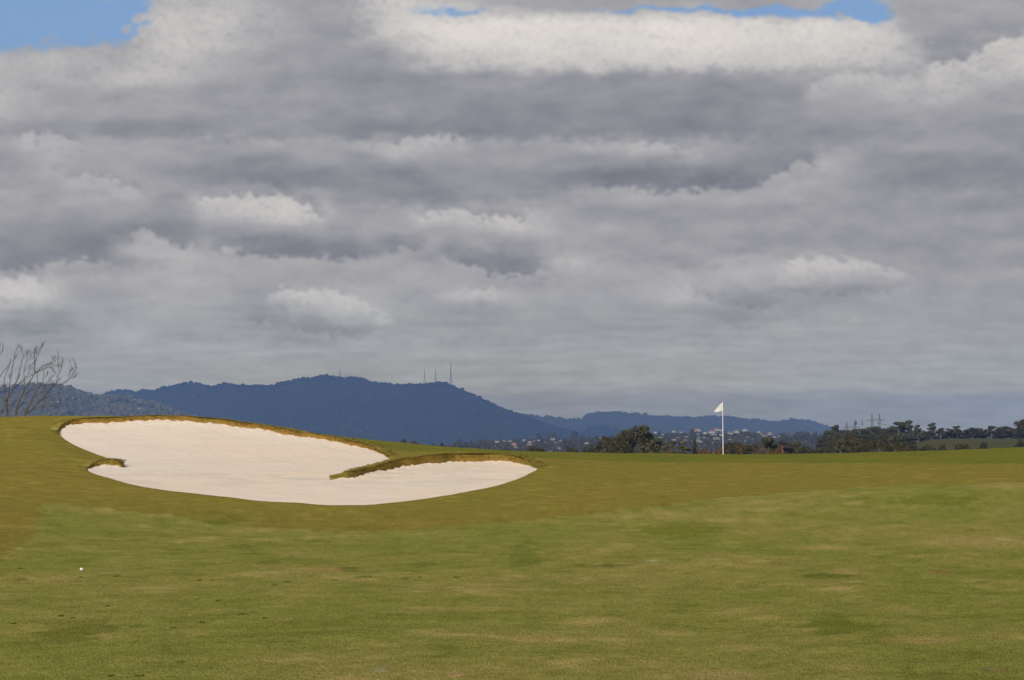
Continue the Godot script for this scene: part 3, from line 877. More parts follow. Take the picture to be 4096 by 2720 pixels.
func ridge(called: String, line: Array, far: float, deep: float, forest: Color, seed_: int, label: String) -> PackedVector3Array:
	var pr: Array = pairs(line)
	var u0: float = pr[0][0]
	var u1: float = pr[0][pr[0].size() - 1]
	var nu := int((u1 - u0) / 8.0) + 1
	const NV := 46
	var v := PackedVector3Array()
	var c := PackedColorArray()
	var crest := PackedVector3Array()
	for j in NV:
		var t := float(j) / (NV - 1)
		for i in nu:
			var u := u0 + (u1 - u0) * i / (nu - 1)
			var top := px(u, hermite(pr[0], pr[1], u), far)
			var p: Vector3
			if t <= 0.75:      # the face towards the valley
				var s := t / 0.75
				var d := far - deep * (1.0 - s)
				p = Vector3(top.x * d / far, lerpf(-10.0, top.y, pow(s, 1.25)), -d)
				var free := s * (1.0 - s) * 4.0
				p.y += free * (broad.get_noise_2d(p.x * 0.0011 + seed_, p.z * 0.0006) * 130.0 + mid.get_noise_2d(p.x * 0.004, p.z * 0.003 + seed_) * 34.0) * clampf(top.y / 250.0, 0.0, 1.0)
				p.y = minf(p.y, EYE + (top.y - EYE) * d / far * 0.985 if s < 0.97 else 1e9)
			else:
				var s := (t - 0.75) / 0.25
				var d := far + deep * 0.5 * s
				p = Vector3(top.x * d / far, lerpf(top.y, -20.0, s * s), -d)
			v.append(p)
			if j == int(0.75 * (NV - 1)): crest.append(p)
			var w := mid.get_noise_2d(p.x * 0.012, p.z * 0.012) * 0.3 + fine.get_noise_2d(p.x * 0.05, p.z * 0.05) * 0.3
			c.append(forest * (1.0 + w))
	var o := part(called, grid_mesh(v, c, nu, NV), vmat(1.0), self)
	tag(o, label, "mountain", "", "structure")
	# tree crowns on the crest and the face
	var spots := PackedVector3Array()
	var lrng := RandomNumberGenerator.new()
	lrng.seed = seed_
	for k in crest.size() * 5:
		var i := lrng.randi_range(0, crest.size() - 2)
		spots.append(crest[i].lerp(crest[i + 1], lrng.randf()) + Vector3(0, lrng.randf_range(-4, 1), lrng.randf_range(-30, 60)))
	for k in 9000:
		var i := lrng.randi_range(0, nu - 2)
		var j := lrng.randi_range(0, int(0.75 * (NV - 1)) - 1)
		var a := v[j * nu + i].lerp(v[j * nu + i + 1], lrng.randf())
		var b := v[(j + 1) * nu + i].lerp(v[(j + 1) * nu + i + 1], lrng.randf())
		spots.append(a.lerp(b, lrng.randf()))
	var mm := MultiMesh.new()
	mm.transform_format = MultiMesh.TRANSFORM_3D
	mm.use_colors = true
	mm.mesh = far_crown()
	mm.instance_count = spots.size()
	for k in spots.size():
		var s := lrng.randf_range(4.0, 8.5) * ((1.15 if lrng.randf() < 0.9 else 1.6) if k < crest.size() * 5 else 1.0)
		mm.set_instance_transform(k, Transform3D(Basis(Vector3.UP, lrng.randf() * TAU).scaled(Vector3(s * 1.2, s * lrng.randf_range(0.9, 1.5), s * 1.2)), spots[k] + Vector3(0, s * 0.5, 0)))
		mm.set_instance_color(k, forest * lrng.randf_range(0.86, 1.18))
	var mi := MultiMeshInstance3D.new()
	mi.name = numbered("forest")
	mi.multimesh = mm
	mi.material_override = vmat(1.0)
	add_child(mi)
	tag(mi, "unbroken forest covering the " + label, "forest", "", "stuff")
	return crest

func far_crown() -> ArrayMesh:   # a lumpy low crown
	var st := SurfaceTool.new()
	st.begin(Mesh.PRIMITIVE_TRIANGLES)
	var s := SphereMesh.new()
	s.radius = 1.0
	s.height = 2.0
	s.radial_segments = 7
	s.rings = 4
	var a := s.get_mesh_arrays()
	var vs: PackedVector3Array = a[Mesh.ARRAY_VERTEX]
	for i in vs.size():
		var p := vs[i]
		st.set_color(Color.WHITE)
		st.set_smooth_group(-1)
		st.add_vertex(p * (1.0 + fine.get_noise_3dv(p * 1.3) * 0.5))
	for i: int in a[Mesh.ARRAY_INDEX]: st.add_index(i)
	st.generate_normals()
	return st.commit()

# ---- the valley between the green and the mountains
var town_row := pairs([-900, 1800, 1500, 1798, 1800, 1788, 2000, 1768, 2200, 1760, 2400, 1754, 2600, 1744, 2800, 1736, 3000, 1738, 3200, 1750, 3500, 1752, 4200, 1755, 5000, 1760])

func valley(x: float, d: float) -> float:
	var u := column_of(x, maxf(d, 60.0))
	var base := lerpf(-1.2, -3.5, smoothstep(70.0, 300.0, d)) - 6.0 * smoothstep(1100.0, 1450.0, d)
	# paddock rising on the right
	var pad := smoothstep(3480.0, 3760.0, u) * (1.0 - smoothstep(5200.0, 5800.0, u))
	base = lerpf(base, lerpf(-2.5, 7.6, smoothstep(250.0, 950.0, d)), pad * smoothstep(120.0, 350.0, d))
	# the low wooded rise beside it
	base = lerpf(base, 6.0, smoothstep(3240.0, 3400.0, u) * (1.0 - pad) * smoothstep(430.0, 930.0, d) * (1.0 - smoothstep(1050.0, 1400.0, d)))
	# the hillside suburb
	var top := EYE + 3200.0 * slope_of(hermite(town_row[0], town_row[1], clampf(u, -900.0, 5000.0)))
	var s := smoothstep(1450.0, 3250.0, d)
	if d > 1400.0: base = lerpf(base, top, s)
	base = lerpf(base, -12.0, smoothstep(3350.0, 4800.0, d))
	return base + mid.get_noise_2d(x * 0.003, d * 0.003) * 3.0 * smoothstep(500.0, 1500.0, d)

func build_range() -> void:
	var v := PackedVector3Array()
	var c := PackedColorArray()
	var ds := PackedFloat32Array([-400, -60, 0])
	var d := 30.0
	while d < 14500.0:
		ds.append(d)
		d *= 1.045
	var nu := 170
	for dd in ds:
		for i in nu:
			var a := lerpf(-1.0, 1.0, float(i) / (nu - 1))
			var x := a * (700.0 + 0.62 * maxf(dd, 0.0))
			var h := valley(x, dd) if dd > 60.0 else -1.2
			v.append(Vector3(x, h, -dd))
			var n := mid.get_noise_2d(x * 0.006, dd * 0.004)
			c.append(Color(0.060, 0.068, 0.020).lerp(Color(0.085, 0.080, 0.030), clampf(0.5 + n, 0.0, 1.0)))
	var o := part("valley_ground", grid_mesh(v, c, nu, ds.size()), vmat(1.0), self)
	tag(o, "grassy valley floor and low hills beyond the green", "valley", "", "structure")
	ridge("mountain", MAIN, 8600.0, 2900.0, Color(0.080, 0.080, 0.042), 3, "long blue forested mountain with transmission masts")
	ridge("far_hills", RIGHT, 11500.0, 2600.0, Color(0.080, 0.080, 0.042), 5, "lower blue forested ridge right of the mountain")
	ridge("foothill", LEFT, 5200.0, 1700.0, Color(0.112, 0.106, 0.066), 7, "grey-green foothill painted paler as if sunlit beside the mountain")  # sunlight put into the colour: paler forest than on the mountain


func build_clouds() -> void:
	# unseen clouds high above, outside the picture, placed to shade the mountain
	var to_sun := SUN.normalized()
	for a in [[Vector3(-500, 300, -8500), 1900.0, 1700.0, 4200.0], [Vector3(350, 50, -6600), 1500.0, 1200.0, 4200.0]]:
		var st := SurfaceTool.new()
		st.begin(Mesh.PRIMITIVE_TRIANGLES)
		var s := SphereMesh.new()
		s.radius = 1.0
		s.height = 2.0
		s.radial_segments = 48
		s.rings = 20
		var arr := s.get_mesh_arrays()
		for p: Vector3 in arr[Mesh.ARRAY_VERTEX]:
			var k := 1.0 + mid.get_noise_3dv(p * 1.7 + a[0] * 0.001) * 0.45
			st.add_vertex(Vector3(p.x * a[1] * k, p.y * 260.0 * k * (1.0 if p.y > 0 else 0.3), p.z * a[2] * k))
		for i: int in arr[Mesh.ARRAY_INDEX]: st.add_index(i)
		st.generate_normals()
		var at: Vector3 = a[0]
		var o := part("cloud", st.commit(), mat(col(0.85, 0.85, 0.85), 1.0), self, at + to_sun * ((a[3] - at.y) / to_sun.y))
		tag(o, "grey cloud out of view placed to shade the mountain", "cloud", "clouds overhead", "structure")
# ------------------------------------------------------------------ trees
func tube(st: SurfaceTool, pts: Array, r0: float, r1: float, sides := 5) -> void:
	var n := pts.size()
	var rings := []
	for i in n:
		var t: Vector3 = (pts[mini(i + 1, n - 1)] - pts[maxi(i - 1, 0)]).normalized()
		var a := t.cross(Vector3(0.13, 0.2, 1.0)).normalized()
		var b := t.cross(a)
		var r := lerpf(r0, r1, float(i) / maxi(n - 1, 1))
		var ring := []
		for k in sides:
			var w := TAU * k / sides
			ring.append([pts[i] + (a * cos(w) + b * sin(w)) * r, a * cos(w) + b * sin(w)])
		rings.append(ring)
	for i in n - 1:
		for k in sides:
			var q := (k + 1) % sides
			for e in [rings[i][k], rings[i + 1][k], rings[i][q], rings[i][q], rings[i + 1][k], rings[i + 1][q]]:
				st.set_normal(e[1])
				st.add_vertex(e[0])

func leaves(blobs: Array, count: int, size: float, shades: Array, seed_: int, flat := 0.0) -> ArrayMesh:
	# leaf sprays spread through the outer part of each clump; blobs: [centre, half size]
	var r := RandomNumberGenerator.new()
	r.seed = seed_
	var v := PackedVector3Array()
	var n := PackedVector3Array()
	var c := PackedColorArray()
	var sum := 0.0
	for b in blobs: sum += pow(b[1].x * b[1].y * b[1].z, 0.667)
	for b in blobs:
		var share := int(count * pow(b[1].x * b[1].y * b[1].z, 0.667) / sum) + 1
		var own := r.randf_range(0.8, 1.2)
		for k in share:
			var dir := Vector3(r.randfn(), r.randfn(), r.randfn()).normalized()
			var p: Vector3 = b[0] + dir * b[1] * (0.55 + 0.5 * sqrt(r.randf()))
			var up := (dir + Vector3(r.randfn(), r.randfn(), r.randfn()) * 0.6 + Vector3.UP * (0.3 + flat * 3.0)).normalized()
			var a := up.cross(Vector3(r.randfn(), r.randfn(), r.randfn())).normalized()
			var bb := up.cross(a)
			var s := size * r.randf_range(0.55, 1.35)
			a *= s
			bb *= s * r.randf_range(0.5, 0.9)
			var tone_: Color = shades[r.randi_range(0, shades.size() - 1)] * (own * r.randf_range(0.75, 1.25))
			for q: Vector3 in [p - a, p + bb, p + a, p - a, p + a, p - bb]:
				v.append(q)
				n.append(up)
				c.append(tone_)
	return mesh_of(v, n, c, PackedInt32Array())

var leaf_mat: StandardMaterial3D
var barks := {}

func bark(c: Color) -> StandardMaterial3D:
	if not barks.has(c): barks[c] = mat(c, 0.95)
	return barks[c]

# a tree one metre tall and as wide as its crown, to be scaled: trunk with limbs, and a crown
func make_tree(kind: String, seed_: int, count: int, size: float) -> Node3D:
	var r := RandomNumberGenerator.new()
	r.seed = seed_
	var o := Node3D.new()
	var st := SurfaceTool.new()
	st.begin(Mesh.PRIMITIVE_TRIANGLES)
	var blobs := []
	var shades := []
	var wood := col(0.10, 0.085, 0.065)
	var flat := 0.0
	match kind:
		"dome":       # dense rounded gum
			shades = [Color(0.078, 0.071, 0.031), Color(0.096, 0.085, 0.037), Color(0.062, 0.059, 0.028)]
			tube(st, [Vector3(0, 0, 0), Vector3(0.01, 0.3, 0), Vector3(0.02, 0.7, 0)], 0.022, 0.008)
			for k in 15:
				var a := r.randf() * TAU
				var y := r.randf_range(0.28, 0.86)
				var w := 0.36 * sqrt(maxf(0.05, 1.0 - pow((y - 0.5) / 0.46, 2.0)))
				var q := r.randf_range(0.09, 0.17)
				blobs.append([Vector3(cos(a) * w, y, sin(a) * w), Vector3(q, q * 0.85, q)])
				tube(st, [Vector3(0.01, y * 0.5, 0), Vector3(cos(a) * w * 0.8, y - 0.05, sin(a) * w * 0.8)], 0.008, 0.003)
			blobs.append([Vector3(0, 0.55, 0), Vector3(0.38, 0.38, 0.38)])
		"open":       # gum with separate leaf clouds on bare pale limbs
			shades = [Color(0.087, 0.084, 0.046), Color(0.109, 0.096, 0.053), Color(0.068, 0.068, 0.040)]
			wood = col(0.24, 0.215, 0.175)
			tube(st, [Vector3(0, 0, 0), Vector3(0.02, 0.25, 0), Vector3(0.0, 0.45, 0.01)], 0.02, 0.012)
			for k in 11:
				var a := r.randf() * TAU
				var y := r.randf_range(0.42, 0.93)
				var w := r.randf_range(0.08, 0.38) * (1.15 - 0.5 * y)
				var q := r.randf_range(0.07, 0.14)
				var at := Vector3(cos(a) * w, y, sin(a) * w)
				blobs.append([at, Vector3(q * 1.25, q * 0.62, q * 1.25)])
				tube(st, [Vector3(0.01, r.randf_range(0.2, 0.42), 0), at * Vector3(0.55, 0.8, 0.55), at], 0.011, 0.004)
		"umbrella":   # tiers of flat crown above a bare trunk
			shades = [Color(0.065, 0.071, 0.037), Color(0.084, 0.084, 0.043)]
			wood = col(0.20, 0.18, 0.145)
			tube(st, [Vector3(0, 0, 0), Vector3(0.03, 0.35, 0), Vector3(-0.01, 0.72, 0)], 0.02, 0.009)
			for k in 12:
				var a := r.randf() * TAU
				var y := r.randf_range(0.6, 0.93)
				var w := 0.42 * sqrt(maxf(0.02, 1.0 - pow((y - 0.6) / 0.36, 2.0))) * r.randf_range(0.5, 1.0)
				var q := r.randf_range(0.08, 0.14)
				var at := Vector3(cos(a) * w, y, sin(a) * w)
				blobs.append([at, Vector3(q * 1.3, q * 0.5, q * 1.3)])
				tube(st, [Vector3(0.01, r.randf_range(0.3, 0.5), 0), at * Vector3(0.6, 0.85, 0.6), at], 0.009, 0.003)
		"conifer":
			shades = [Color(0.043, 0.046, 0.025), Color(0.056, 0.056, 0.028)]
			tube(st, [Vector3(0, 0, 0), Vector3(0, 0.95, 0)], 0.02, 0.004)
			for k in 26:
				var y := 0.06 + 0.88 * k / 25.0
				var w := 0.42 * pow(1.0 - y, 0.6) * r.randf_range(0.6, 1.0)
				var a := r.randf() * TAU
				blobs.append([Vector3(cos(a) * w * 0.55, y, sin(a) * w * 0.55), Vector3(w * 0.55 + 0.03, 0.07, w * 0.55 + 0.03)])
		"cedar":      # flat spreading plates, yellowish
			shades = [Color(0.230, 0.175, 0.020), Color(0.160, 0.130, 0.022), Color(0.085, 0.078, 0.025), Color(0.054, 0.056, 0.025)]
			flat = 1.0
			tube(st, [Vector3(0, 0, 0), Vector3(0.02, 0.9, 0)], 0.03, 0.008)
			for k in 20:
				var y := r.randf_range(0.22, 0.95)
				var a := r.randf() * TAU
				var w := 0.40 * pow(1.05 - y, 0.45) * r.randf_range(0.35, 1.0)
				blobs.append([Vector3(cos(a) * w, y, sin(a) * w), Vector3(0.16, 0.025, 0.16)])
				tube(st, [Vector3(0, y - 0.05, 0), Vector3(cos(a) * w, y, sin(a) * w)], 0.008, 0.004)
		"bare":       # leafless, a haze of grey twigs
			wood = col(0.125, 0.105, 0.095)
			tube(st, [Vector3(0, 0, 0), Vector3(0.01, 0.4, 0)], 0.018, 0.012)
			for k in 90:
				var a := r.randf() * TAU
				var y := r.randf_range(0.35, 1.0)
				var w := 0.44 * sqrt(maxf(0.02, 1.0 - pow((y - 0.55) / 0.47, 2.0))) * sqrt(r.randf())
				var at := Vector3(cos(a) * w, y, sin(a) * w)
				tube(st, [Vector3(0, r.randf_range(0.12, 0.4), 0), at * Vector3(0.5, 0.72, 0.5), at], 0.007, 0.003, 3)
			shades = [Color(0.163, 0.132, 0.116), Color(0.132, 0.109, 0.096)]
			blobs = [[Vector3(0, 0.58, 0), Vector3(0.38, 0.36, 0.38)]]
			count = count / 3
			size *= 0.6
		"rust":       # autumn thicket
			shades = [Color(0.178, 0.096, 0.034), Color(0.132, 0.085, 0.037), Color(0.202, 0.127, 0.046), Color(0.093, 0.070, 0.031)]
			tube(st, [Vector3(0, 0, 0), Vector3(0, 0.5, 0)], 0.02, 0.01)
			for k in 10:
				var a := r.randf() * TAU
				var y := r.randf_range(0.2, 0.8)
				blobs.append([Vector3(cos(a) * 0.3, y, sin(a) * 0.3), Vector3(0.2, 0.18, 0.2)])
		"shrub":      # low dense dark bush on several stems
			shades = [Color(0.056, 0.059, 0.031), Color(0.074, 0.073, 0.037), Color(0.046, 0.046, 0.028)]
			for k in 4:
				tube(st, [Vector3(0.05 * k - 0.08, 0, 0), Vector3(0.1 * k - 0.15, 0.5, 0.05)], 0.02, 0.008)
			for k in 12:
				var a := r.randf() * TAU
				var y := r.randf_range(0.3, 0.86)
				var w := 0.36 * sqrt(maxf(0.05, 1.0 - pow((y - 0.45) / 0.5, 2.0)))
				blobs.append([Vector3(cos(a) * w, y, sin(a) * w), Vector3(0.15, 0.13, 0.15)])
			blobs.append([Vector3(0, 0.45, 0), Vector3(0.3, 0.3, 0.3)])
	part("trunk", st.commit(), bark(wood), o)
	part("crown", leaves(blobs, count, size, shades, seed_ + 5, flat), leaf_mat, o)
	return o

# the four leafless trees on the crest: limbs traced as [points..., thickness at the foot, at the tip], in 1/1720 of the zoomed view
const BARE := [
	[["bare tree showing only a few thin curving limbs above the crest", [-80, 1520]],
		[[-80, 1520, -75, 1200, -60, 1000, -30, 820, 0, 690, 70, 590, 160, 480, 205, 420, 215, 360], 26, 5], [[-60, 1000, -70, 700, -50, 450, 0, 270, 60, 200, 85, 120, 90, 60], 17, 4], [[-40, 880, 20, 880, 80, 865, 145, 862], 8, 3], [[-55, 460, -30, 300, -10, 150, 20, 70], 9, 3]],
	[["bare tree with upright forked grey limbs", [145, 1500]],
		[[145, 1510, 140, 1420, 130, 1330, 110, 1210], 36, 28], [[110, 1210, 190, 1090, 260, 980, 320, 850, 380, 740, 420, 600, 450, 480, 490, 340, 540, 260], 24, 7], [[490, 270, 430, 200, 410, 140, 375, 80], 8, 3], [[540, 260, 560, 225, 600, 215], 6, 3],
		[[130, 1330, 150, 1180, 165, 1050, 175, 900, 195, 740, 215, 560, 245, 400, 260, 250, 290, 160, 315, 90], 22, 4], [[110, 1210, 98, 1000, 85, 800, 110, 680, 150, 580, 185, 520, 210, 410], 15, 4], [[95, 1190, 60, 1140, 25, 1110], 13, 8], [[20, 1500, 60, 1420, 95, 1350, 115, 1280], 18, 12], [[150, 1460, 215, 1360, 270, 1260, 350, 1150], 11, 4],
		[[320, 880, 400, 840, 460, 790, 560, 700, 690, 650, 830, 560, 960, 520, 1050, 490], 13, 4], [[300, 900, 390, 860, 500, 855, 580, 825], 9, 3], [[190, 740, 200, 710, 230, 690], 12, 8], [[320, 840, 330, 760, 345, 700], 10, 4], [[245, 400, 290, 350, 310, 300], 6, 3]],
	[["bare tree with one pale trunk and spreading upper twigs", [320, 1500]],
		[[318, 1510, 330, 1420, 345, 1320, 385, 1210, 430, 1100, 490, 960, 560, 870, 620, 760, 660, 690, 700, 610], 34, 14], [[700, 610, 685, 500, 690, 430, 675, 330, 660, 200, 680, 120], 13, 4], [[690, 460, 740, 350, 800, 250, 830, 150, 905, 100], 10, 3], [[815, 190, 820, 100, 850, 30], 6, 2], [[700, 610, 780, 570, 870, 470, 960, 445, 1040, 435, 1080, 465, 1170, 462], 10, 4], [[700, 600, 820, 575, 900, 530, 1000, 460, 1060, 410], 8, 3],
		[[440, 1090, 540, 1030, 640, 980, 730, 955], 12, 5], [[500, 950, 490, 800, 480, 650, 500, 500, 540, 380, 545, 240], 11, 4], [[520, 700, 580, 620, 600, 540, 680, 540], 7, 3], [[510, 560, 590, 480, 650, 400], 6, 3], [[350, 1450, 470, 1380, 560, 1340], 10, 5], [[370, 1250, 360, 1380, 420, 1300, 520, 1180, 600, 1040], 7, 3], [[540, 380, 600, 330, 630, 230, 690, 190], 6, 2], [[660, 300, 720, 260, 760, 200], 5, 2]],
	[["bare tree of dark limbs leaning far over towards the bunker", [510, 1505]],
		[[505, 1515, 545, 1430, 640, 1365, 700, 1300, 780, 1210, 870, 1110, 960, 1010, 1050, 910, 1100, 870], 34, 20], [[1100, 870, 1180, 770, 1235, 712], 18, 12], [[1120, 840, 1170, 720, 1220, 620, 1260, 520, 1280, 450, 1297, 370], 11, 3], [[1165, 720, 1110, 620, 1070, 570, 1040, 530], 8, 3], [[1200, 640, 1190, 560, 1180, 450, 1178, 320, 1175, 190], 8, 3], [[1180, 350, 1130, 330, 1095, 290], 5, 2], [[1180, 440, 1120, 380, 1100, 340], 5, 2], [[1110, 880, 1230, 855, 1330, 810, 1420, 750, 1490, 640, 1550, 550, 1555, 480, 1530, 385], 13, 3], [[1430, 740, 1500, 715, 1555, 672], 8, 3], [[1425, 735, 1410, 660, 1450, 590, 1455, 560], 6, 2], [[1490, 620, 1480, 540, 1440, 440], 5, 2],
		[[545, 1430, 560, 1330, 640, 1200, 670, 1110, 730, 1000, 770, 920, 830, 840, 880, 720, 885, 640, 870, 575], 22, 5], [[680, 1110, 760, 1060, 880, 990, 900, 900, 950, 830, 1050, 710], 12, 4], [[800, 1030, 930, 1005, 1040, 930, 1085, 855], 11, 5], [[680, 1350, 830, 1290, 950, 1220, 1080, 1130, 1160, 1075], 15, 4], [[830, 1300, 950, 1305, 1060, 1290, 1195, 1220], 10, 3], [[765, 920, 760, 770, 770, 650, 750, 600], 9, 3], [[860, 1160, 920, 1140, 970, 1100], 12, 7], [[770, 930, 840, 890, 960, 870, 1070, 850], 8, 3], [[880, 780, 920, 690, 930, 640], 5, 2], [[1150, 1080, 1200, 1050, 1240, 940], 4, 2], [[900, 900, 980, 800, 1000, 740, 1040, 700], 6, 2]],
]

func build_bare_trees() -> void:
	const D := 92.0
	var k := 340.0 / 1720.0
	var wood := mat(col(0.125, 0.102, 0.082), 0.95)
	for tree in BARE:
		var head: Array = tree[0]
		var root := px(head[1][0] * k, 1370.0 + head[1][1] * k, D)
		var foot := valley(root.x, D)
		var o := thing("bare_tree", Vector3(root.x, foot, -D))
		tag(o, head[0], "tree", "leafless trees on the crest")
		var st := SurfaceTool.new()
		st.begin(Mesh.PRIMITIVE_TRIANGLES)
		var tw := SurfaceTool.new()
		tw.begin(Mesh.PRIMITIVE_TRIANGLES)
		for q in range(1, tree.size()):
			var limb: Array = tree[q]
			var c: Array = limb[0]
			var pts := []
			var drift := rng.randf_range(-0.5, 0.5) if q > 1 else 0.0
			for i in range(0, c.size(), 2):
				var p := px(c[i] * k, 1370.0 + c[i + 1] * k, D)
				pts.append(p - o.position + Vector3(fine.get_noise_2d(i * 0.7, q) * 0.02, 0, drift * i / c.size()))
			if c[1] > 1490: pts.push_front(Vector3((c[0] - head[1][0]) * k * D / F, 0.0, 0.0))
			var smooth_ := []
			for i in pts.size() - 1:
				for s in 3:
					smooth_.append(pts[i].cubic_interpolate(pts[i + 1], pts[maxi(i - 1, 0)], pts[mini(i + 2, pts.size() - 1)], s / 3.0) + Vector3(rng.randf_range(-1, 1), rng.randf_range(-1, 1), rng.randf_range(-1, 1)) * 0.008)
			smooth_.append(pts[pts.size() - 1])
			var unit := 0.48 * k * D / F
			tube(st, smooth_, limb[1] * unit, limb[2] * unit, 6)
			# twigs
			for i in range(2, smooth_.size()):
				for e in (6 if limb[1] < 14 else 3):
					if rng.randf() < 0.3: continue
					var t: Vector3 = (smooth_[i] - smooth_[i - 1]).normalized()
					var side := Vector3(rng.randfn(), rng.randfn(), rng.randfn())
					var dir := (t * 0.8 + side * 0.5 + Vector3.UP * 0.55).normalized()
					var l := rng.randf_range(0.1, 0.42)
					var a: Vector3 = smooth_[i]
					var b := a + dir * l * 0.5
					var d2 := (dir + Vector3.UP * 0.5 + Vector3(rng.randfn(), rng.randfn(), rng.randfn()) * 0.2).normalized()
					tube(tw, [a, b, b + d2 * l * 0.5], 2.6 * unit, 1.2 * unit, 3)
					var d3 := (dir + Vector3(rng.randfn(), rng.randfn(), rng.randfn()) * 0.6).normalized()
					tube(tw, [b, b + d3 * l * 0.4], 1.8 * unit, 1.0 * unit, 3)
		part("trunk", st.commit(), wood, o)
		var twigs := part("twigs", tw.commit(), wood, o)
		twigs.set_meta("kind", "stuff")

# ------------------------------------------------------------------ beyond the green
var stock := {}       # tree kinds, several shapes of each
const TREE_WORDS := {
	"dome": "dense rounded olive-brown gum tree", "open": "loose gum tree with bare pale limbs", "umbrella": "tall gum with flat crown tiers", "conifer": "narrow dark conifer",
	"cedar": "yellow-tipped cedar with flat spreading plates", "bare": "leafless grey tree like a haze of twigs", "rust": "rust-brown autumn thicket", "shrub": "low dark green bush"}

func tree_copy(kind: String, size: String, at: Vector3, wide: float, tall: float, label: String, group: String, category := "tree") -> Node3D:
	var list: Array = stock[kind + size]
	var o: Node3D = list[rng.randi_range(0, list.size() - 1)].duplicate()
	o.name = numbered({"dome": "gum_tree", "open": "gum_tree", "umbrella": "gum_tree", "conifer": "conifer_tree", "cedar": "cedar_tree", "bare": "leafless_tree", "rust": "thicket", "shrub": "bush"}[kind])
	add_child(o)
	o.transform = Transform3D(Basis(Vector3.UP, rng.randf() * TAU).scaled(Vector3(wide, tall, wide)), at)
	tag(o, label, "bush" if kind in ["rust", "shrub"] else category, group)
	return o

